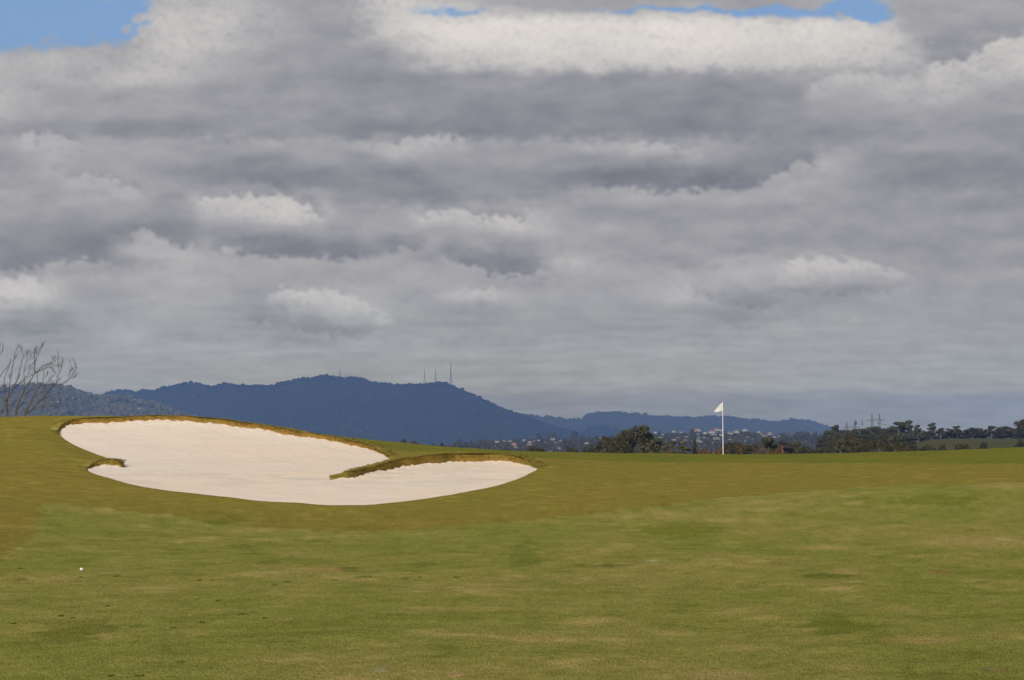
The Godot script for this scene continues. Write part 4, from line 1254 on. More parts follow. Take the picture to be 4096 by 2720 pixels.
# kind, column of the middle, row of the top, width in columns, distance; standing behind the green
const BELT := [
	["shrub", 2008, 1793, 22, 760], ["shrub", 2036, 1786, 30, 740], ["dome", 2141, 1780, 68, 720], ["shrub", 2085, 1797, 34, 740], ["shrub", 2180, 1802, 30, 740], ["dome", 2288, 1787, 48, 730], ["shrub", 2385, 1767, 58, 700], ["shrub", 2350, 1786, 50, 690], ["rust", 2238, 1806, 40, 760],
	["dome", 1612, 1755, 23, 1500], ["dome", 1659, 1762, 27, 1500], ["shrub", 1735, 1772, 16, 1500], ["shrub", 1765, 1770, 18, 1500],
	["dome", 2546, 1699, 118, 720], ["dome", 2498, 1712, 64, 705], ["dome", 2440, 1743, 76, 735], ["open", 2416, 1758, 46, 690], ["dome", 2470, 1740, 60, 715], ["dome", 2590, 1725, 60, 735],
	["bare", 2552, 1770, 50, 660], ["rust", 2582, 1797, 52, 650], ["open", 2640, 1752, 84, 700], ["open", 2602, 1758, 62, 690], ["open", 2690, 1762, 70, 720], ["rust", 2620, 1795, 46, 655], ["bare", 2690, 1775, 60, 655], ["rust", 2660, 1798, 40, 650],
	["cedar", 2731, 1765, 80, 650], ["conifer", 2780, 1757, 44, 640], ["rust", 2820, 1785, 56, 680], ["rust", 2856, 1790, 54, 670], ["rust", 2884, 1788, 50, 680], ["dome", 2915, 1765, 54, 720], ["dome", 2947, 1762, 56, 740], ["rust", 2950, 1768, 34, 700], ["dome", 2992, 1776, 64, 700], ["dome", 3022, 1774, 46, 720], ["shrub", 2925, 1785, 60, 660],
	["bare", 3048, 1772, 46, 640], ["rust", 3036, 1792, 60, 650], ["umbrella", 3073, 1747, 76, 660], ["rust", 3088, 1792, 64, 640], ["rust", 3124, 1786, 54, 640], ["open", 3108, 1775, 44, 700], ["dome", 3096, 1780, 36, 660], ["shrub", 3100, 1793, 36, 690], ["dome", 3157, 1764, 42, 840], ["open", 3188, 1766, 42, 720], ["dome", 3216, 1780, 72, 680], ["shrub", 3262, 1786, 64, 670], ["dome", 3302, 1784, 52, 690], ["shrub", 3290, 1793, 90, 640], ["shrub", 3160, 1797, 60, 650],
	["open", 3362, 1752, 64, 640], ["dome", 3394, 1734, 74, 720], ["dome", 3430, 1754, 62, 700], ["dome", 3462, 1760, 62, 690], ["dome", 3502, 1752, 66, 700], ["dome", 3534, 1764, 60, 690], ["rust", 3478, 1792, 60, 650], ["open", 3566, 1748, 46, 690], ["dome", 3592, 1759, 46, 700], ["dome", 3622, 1764, 50, 690], ["rust", 3642, 1794, 32, 650], ["bare", 3520, 1790, 56, 640], ["shrub", 3400, 1785, 60, 650],
	# the brown wood behind them
	["dome", 3322, 1718, 52, 1250], ["open", 3342, 1702, 44, 1250], ["dome", 3378, 1716, 46, 1300], ["dome", 3440, 1712, 60, 1350], ["dome", 3486, 1704, 66, 1350], ["dome", 3535, 1710, 60, 1300], ["dome", 3560, 1708, 60, 1250], ["umbrella", 3592, 1689, 64, 1200], ["umbrella", 3632, 1683, 56, 1200], ["umbrella", 3671, 1700, 30, 1200], ["dome", 3648, 1720, 50, 1250], ["dome", 3600, 1718, 70, 1270], ["dome", 3520, 1735, 90, 1150], ["dome", 3590, 1738, 70, 1100], ["dome", 3440, 1738, 80, 1150],
	# the row along the top of the paddock
	["dome", 3690, 1720, 40, 1310], ["umbrella", 3731, 1692, 36, 1330], ["open", 3722, 1711, 52, 1330], ["open", 3762, 1711, 44, 1330], ["open", 3793, 1714, 52, 1340], ["open", 3830, 1703, 46, 1330], ["dome", 3815, 1718, 40, 1345], ["open", 3862, 1718, 34, 1340], ["dome", 3898, 1707, 62, 1330], ["dome", 3925, 1722, 40, 1345], ["open", 3966, 1703, 48, 1330], ["open", 3950, 1716, 40, 1340], ["dome", 4018, 1702, 58, 1330], ["dome", 4050, 1710, 56, 1340], ["conifer", 4084, 1688, 66, 1250], ["dome", 4110, 1672, 70, 1200], ["dome", 4000, 1722, 40, 1350],
	# bushes scattered at the foot of the paddock
	["dome", 3714, 1774, 56, 700], ["shrub", 3686, 1784, 40, 690], ["open", 3727, 1780, 30, 680], ["shrub", 3768, 1774, 34, 780], ["shrub", 3797, 1790, 22, 720], ["dome", 3849, 1767, 62, 680], ["shrub", 3830, 1782, 30, 685], ["shrub", 3935, 1762, 28, 900], ["shrub", 3935, 1781, 54, 690], ["shrub", 3995, 1790, 28, 690], ["shrub", 4041, 1779, 42, 690], ["shrub", 4078, 1754, 44, 760], ["shrub", 3650, 1774, 40, 850], ["rust", 3783, 1785, 8, 800],
]

# column, row of the foot, width in columns, kind of house
const HOUSES := [
	[1990, 1771, 22, 0], [2016, 1764, 12, 1], [2042, 1766, 18, 2], [2095, 1763, 15, 0], [2119, 1771, 18, 0], [2136, 1765, 12, 2], [2155, 1763, 13, 0], [2119, 1779, 22, 1], [2055, 1780, 28, 1], [2062, 1791, 18, 2], [2180, 1770, 12, 2], [2211, 1760, 19, 0], [2241, 1764, 14, 1], [2224, 1772, 15, 3], [2236, 1796, 20, 1], [2200, 1807, 16, 3], [2345, 1776, 20, 0], [2405, 1753, 16, 2],
	[2622, 1732, 14, 0], [2651, 1740, 12, 0], [2640, 1752, 18, 3], [2695, 1727, 18, 2], [2714, 1753, 15, 4], [2698, 1762, 18, 0], [2745, 1748, 14, 2], [2724, 1729, 13, 2], [2790, 1721, 26, 1], [2868, 1719, 22, 1], [2884, 1722, 13, 0], [2846, 1728, 28, 4], [2820, 1733, 16, 0], [2791, 1737, 13, 3], [2854, 1739, 20, 2], [2885, 1742, 18, 0], [2866, 1757, 30, 2], [2818, 1752, 17, 3], [2796, 1753, 17, 2], [2832, 1756, 9, 2], [2788, 1765, 26, 3], [2803, 1769, 15, 0], [2742, 1762, 12, 0], [2920, 1733, 22, 2], [2946, 1727, 24, 2], [2978, 1721, 23, 3], [2849, 1772, 10, 0],
	[3036, 1729, 13, 0], [3046, 1736, 11, 2], [3080, 1732, 10, 0], [3060, 1746, 24, 1], [3076, 1737, 18, 1], [3096, 1750, 20, 2], [3116, 1747, 14, 0], [2990, 1748, 12, 2], [2980, 1768, 12, 0], [2920, 1760, 12, 0], [3010, 1757, 10, 3],
]
const HOUSE_WORDS := ["white house with a pale roof", "cream house with an orange tiled roof", "cream house with a brown-grey roof", "long house with a blue-grey roof", "house with a red roof"]

func on_hill(x: float, y: float, from := 1500.0, to := 3300.0) -> float:   # distance at which that pixel meets the hillside
	var s := slope_of(y)
	var d := from
	while d < to:
		if EYE + s * d <= valley(px(x, y, d).x, d): return d
		d += 12.0
	return to

func box(st: SurfaceTool, lo: Vector3, hi: Vector3) -> void:
	var q := BoxMesh.new()
	q.size = hi - lo
	st.append_from(q, 0, Transform3D(Basis(), (lo + hi) / 2))

func box_mesh(lo: Vector3, hi: Vector3) -> ArrayMesh:
	var st := SurfaceTool.new()
	st.begin(Mesh.PRIMITIVE_TRIANGLES)
	box(st, lo, hi)
	return st.commit()

func hip_roof(l: float, w: float, y: float, rise: float, ridge_: float) -> ArrayMesh:
	var st := SurfaceTool.new()
	st.begin(Mesh.PRIMITIVE_TRIANGLES)
	st.set_smooth_group(-1)
	var a := [Vector3(-l, y, w), Vector3(l, y, w), Vector3(l, y, -w), Vector3(-l, y, -w), Vector3(-ridge_, y + rise, 0), Vector3(ridge_, y + rise, 0)]
	for f in [[0, 4, 5], [0, 5, 1], [1, 5, 2], [2, 5, 4], [2, 4, 3], [3, 4, 0], [0, 1, 2], [0, 2, 3]]:
		for i: int in f: st.add_vertex(a[i])
	st.generate_normals()
	return st.commit()

func make_house(k: int) -> Node3D:   # fourteen metres long
	var o := Node3D.new()
	var walls: Color = [col(0.56, 0.55, 0.53), col(0.50, 0.42, 0.33), col(0.52, 0.47, 0.40), col(0.46, 0.45, 0.43), col(0.50, 0.45, 0.40)][k]
	var roofs: Color = [col(0.42, 0.41, 0.40), col(0.34, 0.15, 0.085), col(0.21, 0.175, 0.15), col(0.22, 0.25, 0.29), col(0.36, 0.07, 0.06)][k]
	var m := mat(walls, 0.85)
	var rm := mat(roofs, 0.8)
	var glass := mat(col(0.05, 0.06, 0.07), 0.15)
	part("wall", box_mesh(Vector3(-7, -3, -4), Vector3(7, 3.2, 4)), m, o)
	var roof: MeshInstance3D
	match k:
		0: roof = part("roof", hip_roof(7.7, 4.7, 3.2, 2.0, 7.5), rm, o)
		3: roof = part("roof", hip_roof(8.0, 4.8, 3.2, 1.5, 5.5), rm, o)
		_: roof = part("roof", hip_roof(7.8, 4.8, 3.2, 2.3, 3.6), rm, o)
	if k in [1, 2]: part("chimney", box_mesh(Vector3(1.5, 4.2, -1.6), Vector3(2.4, 6.3, -0.8)), mat(col(0.34, 0.2, 0.14)), roof)
	for x: float in [-5.0, -1.4, 4.4]:
		var w := part("window", box_mesh(Vector3(x - 1.0, 1.0, 3.9), Vector3(x + 1.0, 2.4, 4.04)), glass, o)
		part("frame", box_mesh(Vector3(x - 1.1, 0.86, 3.9), Vector3(x + 1.1, 0.98, 4.1)), m, w)
	part("door", box_mesh(Vector3(1.0, 0.0, 3.9), Vector3(2.0, 2.2, 4.05)), mat(col(0.22, 0.15, 0.1), 0.6), o)
	return o

func build_far() -> void:
	leaf_mat = vmat(0.9)
	leaf_mat.backlight_enabled = true
	leaf_mat.backlight = col(0.02, 0.025, 0.006)
	for k in TREE_WORDS:
		stock[k + "near"] = []
		stock[k + "far"] = []
		for i in 3:
			stock[k + "near"].append(make_tree(k, 100 + i * 7 + k.length() * 31, 3200, 0.034 if k != "cedar" else 0.05))
			stock[k + "far"].append(make_tree(k, 400 + i * 7 + k.length() * 31, 420, 0.08))
	# trees behind the green
	var belt := BELT.duplicate()
	for k in 18: belt.append([["dome", "shrub", "open"][k % 3], 3680 + k * 25, 1730 + rng.randi_range(-8, 8), 46, 1400 - k])
	for k in 16: belt.append([["dome", "dome", "open", "shrub"][k % 4], 3300 + k * 22, 1742 + rng.randi_range(-12, 14), 54, 1080 + rng.randi_range(-60, 60)])
	for t in belt:
		var far: float = t[4] * (0.55 if t[4] < 1000 else 0.7)
		var p := px(t[1], t[2], far)
		var g := valley(p.x, far)
		var group := "trees and bushes behind the green"
		var where := "behind the putting green"
		if t[1] < 1800: where = "standing alone far beyond the green"
		elif t[1] < 3680 and t[4] > 1000: where = "in the brown wood by the pylons"
		elif t[1] >= 3680 and t[4] > 1000: where = "in the row atop the paddock"
		elif t[1] >= 3645: where = "at the foot of the grassy paddock"
		if where != "behind the putting green": group = "trees " + where
		var tall := maxf(p.y - g, 1.5)
		var wide: float = t[3] * far / F * (1.12 if far < 500.0 else 1.3) * (1.2 if t[0] == "dome" else 1.0)
		var size := "small " if tall < 6.0 else "tall " if tall > 12.0 else "broad " if wide > tall else ""
		if "tall" in TREE_WORDS[t[0]] or "low" in TREE_WORDS[t[0]]: size = ""
		var o := tree_copy(t[0], "near", Vector3(p.x, g - 0.3, p.z), wide, tall * 1.05, size + TREE_WORDS[t[0]] + " " + where, group)
		if t[0] == "dome" and t[3] > 100: tag(o, "largest dome-shaped gum tree behind the putting green", "tree")
	build_paddock()
	# houses on the hillside
	var protos := []
	for k in 5: protos.append(make_house(k))
	var spots := []
	for h in HOUSES:
		var d := on_hill(h[0], h[1])
		var p := px(h[0], h[1], d)
		var o: Node3D = protos[h[3]].duplicate()
		o.name = numbered("house")
		add_child(o)
		var s: float = h[2] * 0.85 * d / F / 14.0
		o.transform = Transform3D(Basis(Vector3.UP, rng.randf_range(-0.5, 0.5)).scaled(Vector3(s, s * 0.95, s)), p)
		tag(o, ("large " if h[2] > 21 else "small " if h[2] < 13 else "") + HOUSE_WORDS[h[3]] + " on the far wooded hillside", "house", "houses on the far hillside")
		spots.append([h[0], h[1], h[2], d])
	for k in protos: k.queue_free()
	# trees between the houses
	var kinds := ["dome", "dome", "open", "dome", "shrub", "bare", "rust", "conifer", "open"]
	var placed := 0
	var tries := 0
	while placed < 270 and tries < 6000:
		tries += 1
		var u := rng.randf_range(1790.0, 3460.0)
		var y := rng.randf_range(hermite(town_row[0], town_row[1], u) - 3.0, 1818.0)
		if u > 3130.0: y = rng.randf_range(hermite(town_row[0], town_row[1], u), 1785.0)
		var d := on_hill(u, y)
		var kind: String = kinds[rng.randi_range(0, kinds.size() - 1)]
		var tall := rng.randf_range(8.0, 15.0) * (0.6 if kind in ["shrub", "rust"] else 1.0) * (1.25 if u > 3130.0 else 1.0)
		if d > 3100.0: tall *= 1.3
		var wide := tall * rng.randf_range(0.65, 1.05) * (0.6 if kind == "conifer" else 1.0)
		var top := y - tall * F / d
		var hides := false
		for s in spots:
			if d < s[3] + 10.0 and absf(u - s[0]) < (s[2] + wide * F / d) * 0.36 and top < s[1] - 2.0 and y > s[1] - 6.0:
				hides = true
				break
		if hides: continue
		var p := px(u, y, d)
		var size := "small " if tall < 9.5 else "tall " if tall > 15.0 else ""
		if "tall" in TREE_WORDS[kind] or "low" in TREE_WORDS[kind]: size = ""
		tree_copy(kind, "far", Vector3(p.x, valley(p.x, d) - 0.5, p.z), wide, tall, size + TREE_WORDS[kind] + " between the houses of the far hillside" if u < 3130.0 else size + TREE_WORDS[kind] + " on the wooded slope beside the pylons", "trees on the far hillside" if u < 3130.0 else "trees on the wooded slope")
		placed += 1
	# the rest of the wood on the hillside, too dense to count
	var mm := MultiMesh.new()
	mm.transform_format = MultiMesh.TRANSFORM_3D
	mm.use_colors = true
	mm.mesh = far_spray()
	var at := []
	for k in 5200:
		var u := rng.randf_range(1700.0, 3560.0)
		var y := rng.randf_range(hermite(town_row[0], town_row[1], u) - 2.0, 1822.0)
		var d := on_hill(u, y)
		var s := rng.randf_range(2.0, 4.2)
		var hides := false
		for h in spots:
			if d < h[3] + 10.0 and absf(u - h[0]) < h[2] * 0.3 + s * F / d * 0.7 and y - 2.0 * s * F / d < h[1] - 2.0 and y > h[1] - 6.0:
				hides = true
				break
		if not hides: at.append([px(u, y, d).x, d, s])
	mm.instance_count = at.size()
	for k in at.size():
		var e: Array = at[k]
		mm.set_instance_transform(k, Transform3D(Basis(Vector3.UP, rng.randf() * TAU).scaled(Vector3(e[2], e[2] * rng.randf_range(0.8, 1.3), e[2])), Vector3(e[0], valley(e[0], e[1]) + e[2] * 0.6, -e[1])))
		var w := rng.randf()
		mm.set_instance_color(k, (Color(0.075, 0.070, 0.036) if w < 0.55 else Color(0.125, 0.100, 0.075) if w < 0.85 else Color(0.055, 0.062, 0.034)) * rng.randf_range(0.75, 1.35))
	var wood := MultiMeshInstance3D.new()
	wood.name = "hillside_wood"
	wood.multimesh = mm
	wood.material_override = vmat(1.0)
	add_child(wood)
	tag(wood, "mixed grey and brown woodland between the far houses", "woodland", "", "stuff")
	build_masts()
	build_scattered()

func far_spray() -> ArrayMesh:
	return leaves([[Vector3(0, 0, 0), Vector3(0.8, 0.7, 0.8)], [Vector3(0.4, 0.3, 0.1), Vector3(0.5, 0.5, 0.5)], [Vector3(-0.4, 0.1, -0.2), Vector3(0.5, 0.6, 0.5)]], 46, 0.36, [Color(1, 1, 1)], 77)

func build_scattered() -> void:
	# a few pale houses high on the forested slopes
	for h in [[232, 1609, 9, 4150, 0, "bright white house high on the foothill"], [203, 1607, 6, 4150, 0, "small white house beside the bright one on the foothill"], [290, 1593, 8, 4500, 2, "cream house under the foothill's skyline"], [556, 1634, 9, 4300, 0, "white house low on the foothill's slope"], [540, 1598, 6, 5000, 2, "cream house near the foothill's end"], [1768, 1553, 5, 8300, 0, "white building just below the masts on the mountain"], [1442, 1726, 12, 6100, 3, "long pale building at the mountain's foot"], [1482, 1722, 7, 6100, 3, "pale house at the mountain's foot"], [1530, 1722, 5, 6100, 3, "pale house at the mountain's foot"], [1475, 1738, 7, 5950, 3, "pale house at the mountain's foot"], [1520, 1741, 6, 5950, 3, "pale house at the mountain's foot"], [1380, 1516, 12, 8400, 0, "white buildings among trees on the mountain's top"]]:
		var o := make_house(h[4])
		o.name = numbered("house")
		add_child(o)
		var s: float = h[2] * h[3] / F / 14.0
		var p := px(h[0], h[1], h[3])
		# stand it on the slope: bring it forward along its line of sight until it is clear of the hill
		o.transform = Transform3D(Basis(Vector3.UP, 0.2).scaled(Vector3(s, s, s)), p)
		tag(o, h[5], "house", "houses scattered on the slopes")
	# wires from the pylon
	for k in 4:
		var st := SurfaceTool.new()
		st.begin(Mesh.PRIMITIVE_TRIANGLES)
		var a := px(3490 + k * 12, 1690 + k * 1.5, 1800.0 + k)
		var b := px(4700, 1772 + k * 2.2, 900.0 + k * 3.0)
		var pts := []
		for i in 25:
			var t := i / 24.0
			pts.append(a.lerp(b, t) - Vector3(0, 4.0 * t * (1.0 - t) * 6.0, 0))
		tube(st, pts, 0.09, 0.09, 4)
		var o := part("power_cable", st.commit(), mat(col(0.30, 0.29, 0.27), 0.6), self)
		tag(o, "power cable sagging across the paddock from the pylon", "cable", "power cables")
	# three birds far off under the clouds
	for b in [[1403, 970, 900, 0.6], [1410, 970, 915, 0.55], [1421, 972, 930, 0.5]]:
		var o := thing("bird", px(b[0], b[1], b[2]), rng.randf() * 2.0)
		tag(o, "dark speck of a bird flying below the clouds", "bird", "birds in flight")
		var dark := mat(col(0.02, 0.02, 0.022))
		var body := SphereMesh.new()
		body.radius = 0.5
		body.height = 1.0
		body.radial_segments = 8
		body.rings = 5
		var q := part("body", body, dark, o)
		q.scale = Vector3(0.16, 0.14, 0.5)
		for s: float in [-1.0, 1.0]:
			var st := SurfaceTool.new()
			st.begin(Mesh.PRIMITIVE_TRIANGLES)
			tube(st, [Vector3(0, 0, 0), Vector3(s * b[3] * 0.5, 0.14, 0.02), Vector3(s * b[3], 0.05, 0.12)], 0.07, 0.02, 4)
			part("wing", st.commit(), dark, o)

func lattice(st: SurfaceTool, foot: Array, head: Array, steps: int, r: float) -> void:   # a braced mast between two squares of corners
	for k in 4: tube(st, [foot[k], head[k]], r, r * 0.8, 4)
	for i in steps:
		var t0 := float(i) / steps
		var t1 := float(i + 1) / steps
		for k in 4:
			var q := (k + 1) % 4
			tube(st, [foot[k].lerp(head[k], t0), foot[q].lerp(head[q], t1)], r * 0.55, r * 0.55, 3)
			tube(st, [foot[q].lerp(head[q], t0), foot[k].lerp(head[k], t1)], r * 0.55, r * 0.55, 3)
			tube(st, [foot[k].lerp(head[k], t1), foot[q].lerp(head[q], t1)], r * 0.5, r * 0.5, 3)

func square(at: Vector3, w: float) -> Array:
	return [at + Vector3(-w, 0, w), at + Vector3(w, 0, w), at + Vector3(w, 0, -w), at + Vector3(-w, 0, -w)]

func build_masts() -> void:
	var steel := mat(col(0.10, 0.11, 0.13), 0.6)
	# column, top row, foot row, half width at the foot in metres
	for a in [[1360, 1474, 1506, 8600, 4.5, "short lattice mast standing alone on the mountain's highest part"], [1698, 1466, 1536, 8600, 5.0, "transmission mast with a thick lattice foot on the mountain"], [1742, 1467, 1534, 8600, 5.0, "slim transmission mast between two others on the mountain"], [1803, 1445, 1540, 8600, 8.0, "tallest wide-footed transmission mast on the mountain's shoulder"], [2526, 1644, 1656, 11450, 4.0, "small paired mast on the lower ridge"], [2534, 1642, 1656, 11450, 4.0, "small paired mast on the lower ridge"], [3449, 1665, 1700, 2600, 1.2, "thin aerial mast on the trees behind the water tower"]]:
		var top := px(a[0], a[1], a[3])
		var foot := px(a[0], a[2] + 4.0, a[3])
		var tall := top.y - foot.y
		var o := thing("radio_mast", foot)
		tag(o, a[5], "mast", "masts on the skyline" if a[3] > 11000 else "")
		var st := SurfaceTool.new()
		st.begin(Mesh.PRIMITIVE_TRIANGLES)
		lattice(st, square(Vector3.ZERO, a[4]), square(Vector3(0, tall * 0.68, 0), a[4] * 0.22), 7, a[4] * 0.1)
		part("tower", st.commit(), steel, o)
		st = SurfaceTool.new()
		st.begin(Mesh.PRIMITIVE_TRIANGLES)
		tube(st, [Vector3(0, tall * 0.66, 0), Vector3(0, tall * 0.85, 0), Vector3(0, tall, 0)], a[4] * 0.2, a[4] * 0.09, 6)
		part("aerial", st.commit(), steel, o)
		st = SurfaceTool.new()
		st.begin(Mesh.PRIMITIVE_TRIANGLES)
		for k in 3: tube(st, [Vector3(-a[4] * 0.35, tall * (0.5 + 0.14 * k), 0), Vector3(a[4] * 0.35, tall * (0.5 + 0.14 * k), 0)], a[4] * 0.13, a[4] * 0.13, 5)
		part("platform", st.commit(), steel, o)
	# two power pylons with twin peaks
	var zinc := mat(col(0.20, 0.20, 0.20), 0.6)
	for a in [[3503.0, 1655.0, 1682.0, "steel power pylon with twin peaks and a wide crossarm, standing clear of the trees"], [3403.0, 1688.0, 1711.0, "lower steel power pylon half hidden beside the water tower"]]:
		const D := 1800.0
		var k := D / F
		var at := px(a[0], a[2], D)
		var g := valley(at.x, D) - 0.5
		var o := thing("power_pylon", Vector3(at.x, g, -D), 0.12)
		tag(o, a[3], "pylon")
		var arm := at.y - g
		var peak: float = (a[2] - a[1]) * k
		for s: float in [-1.0, 1.0]:
			var st := SurfaceTool.new()
			st.begin(Mesh.PRIMITIVE_TRIANGLES)
			var cx: float = s * 15.5 * k
			lattice(st, square(Vector3(cx * 0.55, 0, 0), 2.6), square(Vector3(cx, arm, 0), 0.9), 8, 0.17)
			lattice(st, square(Vector3(cx, arm, 0), 0.9), square(Vector3(cx, arm + peak, 0), 0.25), 4, 0.14)
			part("mast", st.commit(), zinc, o)
			st = SurfaceTool.new()
			st.begin(Mesh.PRIMITIVE_TRIANGLES)
			for q: float in [-1.0, 1.0]:
				tube(st, [Vector3(cx + q * 11.0 * k, arm, 0), Vector3(cx + q * 2.0 * k, arm - 5.0, 0)], 0.1, 0.1, 4)
			part("insulator", st.commit(), mat(col(0.2, 0.2, 0.2)), o)
		var st2 := SurfaceTool.new()
		st2.begin(Mesh.PRIMITIVE_TRIANGLES)
		var w := 38.0 * k
		for z: float in [-0.8, 0.8]:
			tube(st2, [Vector3(-w, arm, z * 0.2), Vector3(w, arm, z * 0.2)], 0.22, 0.22, 4)
			tube(st2, [Vector3(-w, arm, z * 0.2), Vector3(-15.5 * k, arm + 2.4, z), Vector3(15.5 * k, arm + 2.4, z), Vector3(w, arm, z * 0.2)], 0.17, 0.17, 4)
		for i in 17:
			var x := lerpf(-w * 0.8, w * 0.8, i / 16.0)
			tube(st2, [Vector3(x, arm, 0), Vector3(x + 0.7 * (1 if i % 2 else -1), arm + 2.4 * clampf((w - absf(x)) / (w - 15.5 * k), 0.0, 1.0), 0)], 0.1, 0.1, 3)
		part("crossarm", st2.commit(), zinc, o)
	# a dark onion-shaped water tower on a stem, behind the lower pylon
	var wt := px(3422, 1700, 2300.0)
	var gy := valley(wt.x, 2300.0)
	var t := thing("water_tower", Vector3(wt.x, gy, -2300.0))
	tag(t, "dark bulb-shaped water tower on a slim stem above the trees", "water tower")
	var u := 2300.0 / F
	var st3 := SurfaceTool.new()
	st3.begin(Mesh.PRIMITIVE_TRIANGLES)
	tube(st3, [Vector3(0, -1, 0), Vector3(0, wt.y - gy, 0)], 1.2, 0.9, 8)
	part("stem", st3.commit(), mat(col(0.28, 0.28, 0.27)), t)
	st3 = SurfaceTool.new()
	st3.begin(Mesh.PRIMITIVE_TRIANGLES)
	var rings := [[0.0, 1.2], [2.0, 4.0], [5.0, 6.2], [9.0, 6.3], [12.0, 5.0], [15.0, 3.4], [17.5, 3.0], [19.0, 0.2]]
	var prof := []
	for i in rings.size() - 1:
		for q in 14:
			var a0 := TAU * q / 14.0
			var a1 := TAU * (q + 1) / 14.0
			var e := func(ring: Array, an: float) -> Vector3: return Vector3(cos(an) * ring[1] * u, wt.y - gy + ring[0] * u, sin(an) * ring[1] * u)
			for v: Vector3 in [e.call(rings[i], a0), e.call(rings[i + 1], a0), e.call(rings[i], a1), e.call(rings[i], a1), e.call(rings[i + 1], a0), e.call(rings[i + 1], a1)]:
				st3.add_vertex(v)
	st3.generate_normals()
	part("tank", st3.commit(), mat(col(0.07, 0.085, 0.095), 0.6), t)

func build_paddock() -> void:
	# open shed at the top of the paddock
	var p := px(3655, 1769, 870.0)
	var o := thing("field_shed", Vector3(p.x, valley(p.x, 870.0), -870.0))
	tag(o, "open field shed with a dark flat roof and pale wall at the paddock's edge", "shed")
	var u := 870.0 / F
	part("roof", box_mesh(Vector3(-18 * u, 20 * u, -2.5), Vector3(18 * u, 22.0 * u, 2.5)), mat(col(0.055, 0.06, 0.075), 0.7), o)
	part("back_wall", box_mesh(Vector3(-1 * u, 0, -2.4), Vector3(16 * u, 20 * u, -2.2)), mat(col(0.06, 0.06, 0.065), 0.8), o)
	part("front_wall", box_mesh(Vector3(-2 * u, -1.0, 0.0), Vector3(12 * u, 10 * u, 1.8)), mat(col(0.40, 0.38, 0.35), 0.85), o)
	part("window", box_mesh(Vector3(3 * u, 3.5 * u, 1.75), Vector3(9 * u, 7 * u, 1.84)), mat(col(0.04, 0.045, 0.05), 0.3), o)
	for x: float in [-16.0, 17.0]: part("post", box_mesh(Vector3(x * u - 0.12, -1, 1.9), Vector3(x * u + 0.12, 20 * u, 2.14)), mat(col(0.14, 0.13, 0.12)), o)
	# brick house with black roofs among the trees
	p = px(3110, 1797, 420.0)
	u = 420.0 / F
	o = thing("brick_house", Vector3(p.x, p.y, -420.0))
	tag(o, "two-storey orange brick house with black roofs half hidden by trees", "house")
	var brick := mat(col(0.20, 0.085, 0.05), 0.9)
	var slate := mat(col(0.022, 0.023, 0.028), 0.7)
	var pane := mat(col(0.42, 0.40, 0.37), 0.5)
	for w in [[8.0, 28.0], [-30.0, -2.0]]:
		var tall := 26.0 if w[0] > 0 else 22.0
		part("wall", box_mesh(Vector3(w[0] * u, -5.0, -4), Vector3(w[1] * u, tall * u, 3)), brick, o)
		var roof := part("roof", hip_roof((w[1] - w[0]) * 0.62 * u, 4.6, tall * u - 0.05, 0.8, (w[1] - w[0]) * 0.2 * u), slate, o)
		roof.position = Vector3((w[0] + w[1]) / 2 * u, 0, -0.5)
		for x: float in [lerpf(w[0], w[1], 0.36), lerpf(w[0], w[1], 0.66)]:
			part("window", box_mesh(Vector3((x - 2.0) * u, (tall - 8) * u, 2.9), Vector3((x + 2.0) * u, (tall - 1.5) * u, 3.06)), pane, o)
	var low := part("lower_roof", hip_roof(24.0 * u, 5.0, 13.0 * u, 0.8, 12.0 * u), slate, o)
	low.position = Vector3(36.0 * u, -0.6, 0.4)
	part("lower_wall", box_mesh(Vector3(20 * u, -5, -4), Vector3(54 * u, 12.0 * u - 0.6, 3.4)), mat(col(0.05, 0.05, 0.055)), o)

# ------------------------------------------------------------------ on the golf course
func on_turf(x: float, y: float) -> Vector3:   # where that pixel meets the ground sheet
	var lo := 4.0
	var hi := 75.0
	var d := lo
	while d < hi:
		var p := px(x, y, d)
		if p.y <= ground_at(p.x, p.z): return Vector3(p.x, ground_at(p.x, p.z), p.z)
		d += 0.02 + d * 0.001
	var q := px(x, y, hi)
	return q

func build_near() -> void:
	build_bare_trees()
	build_flag()
	build_ball()
	build_tufts()
	build_weeds()

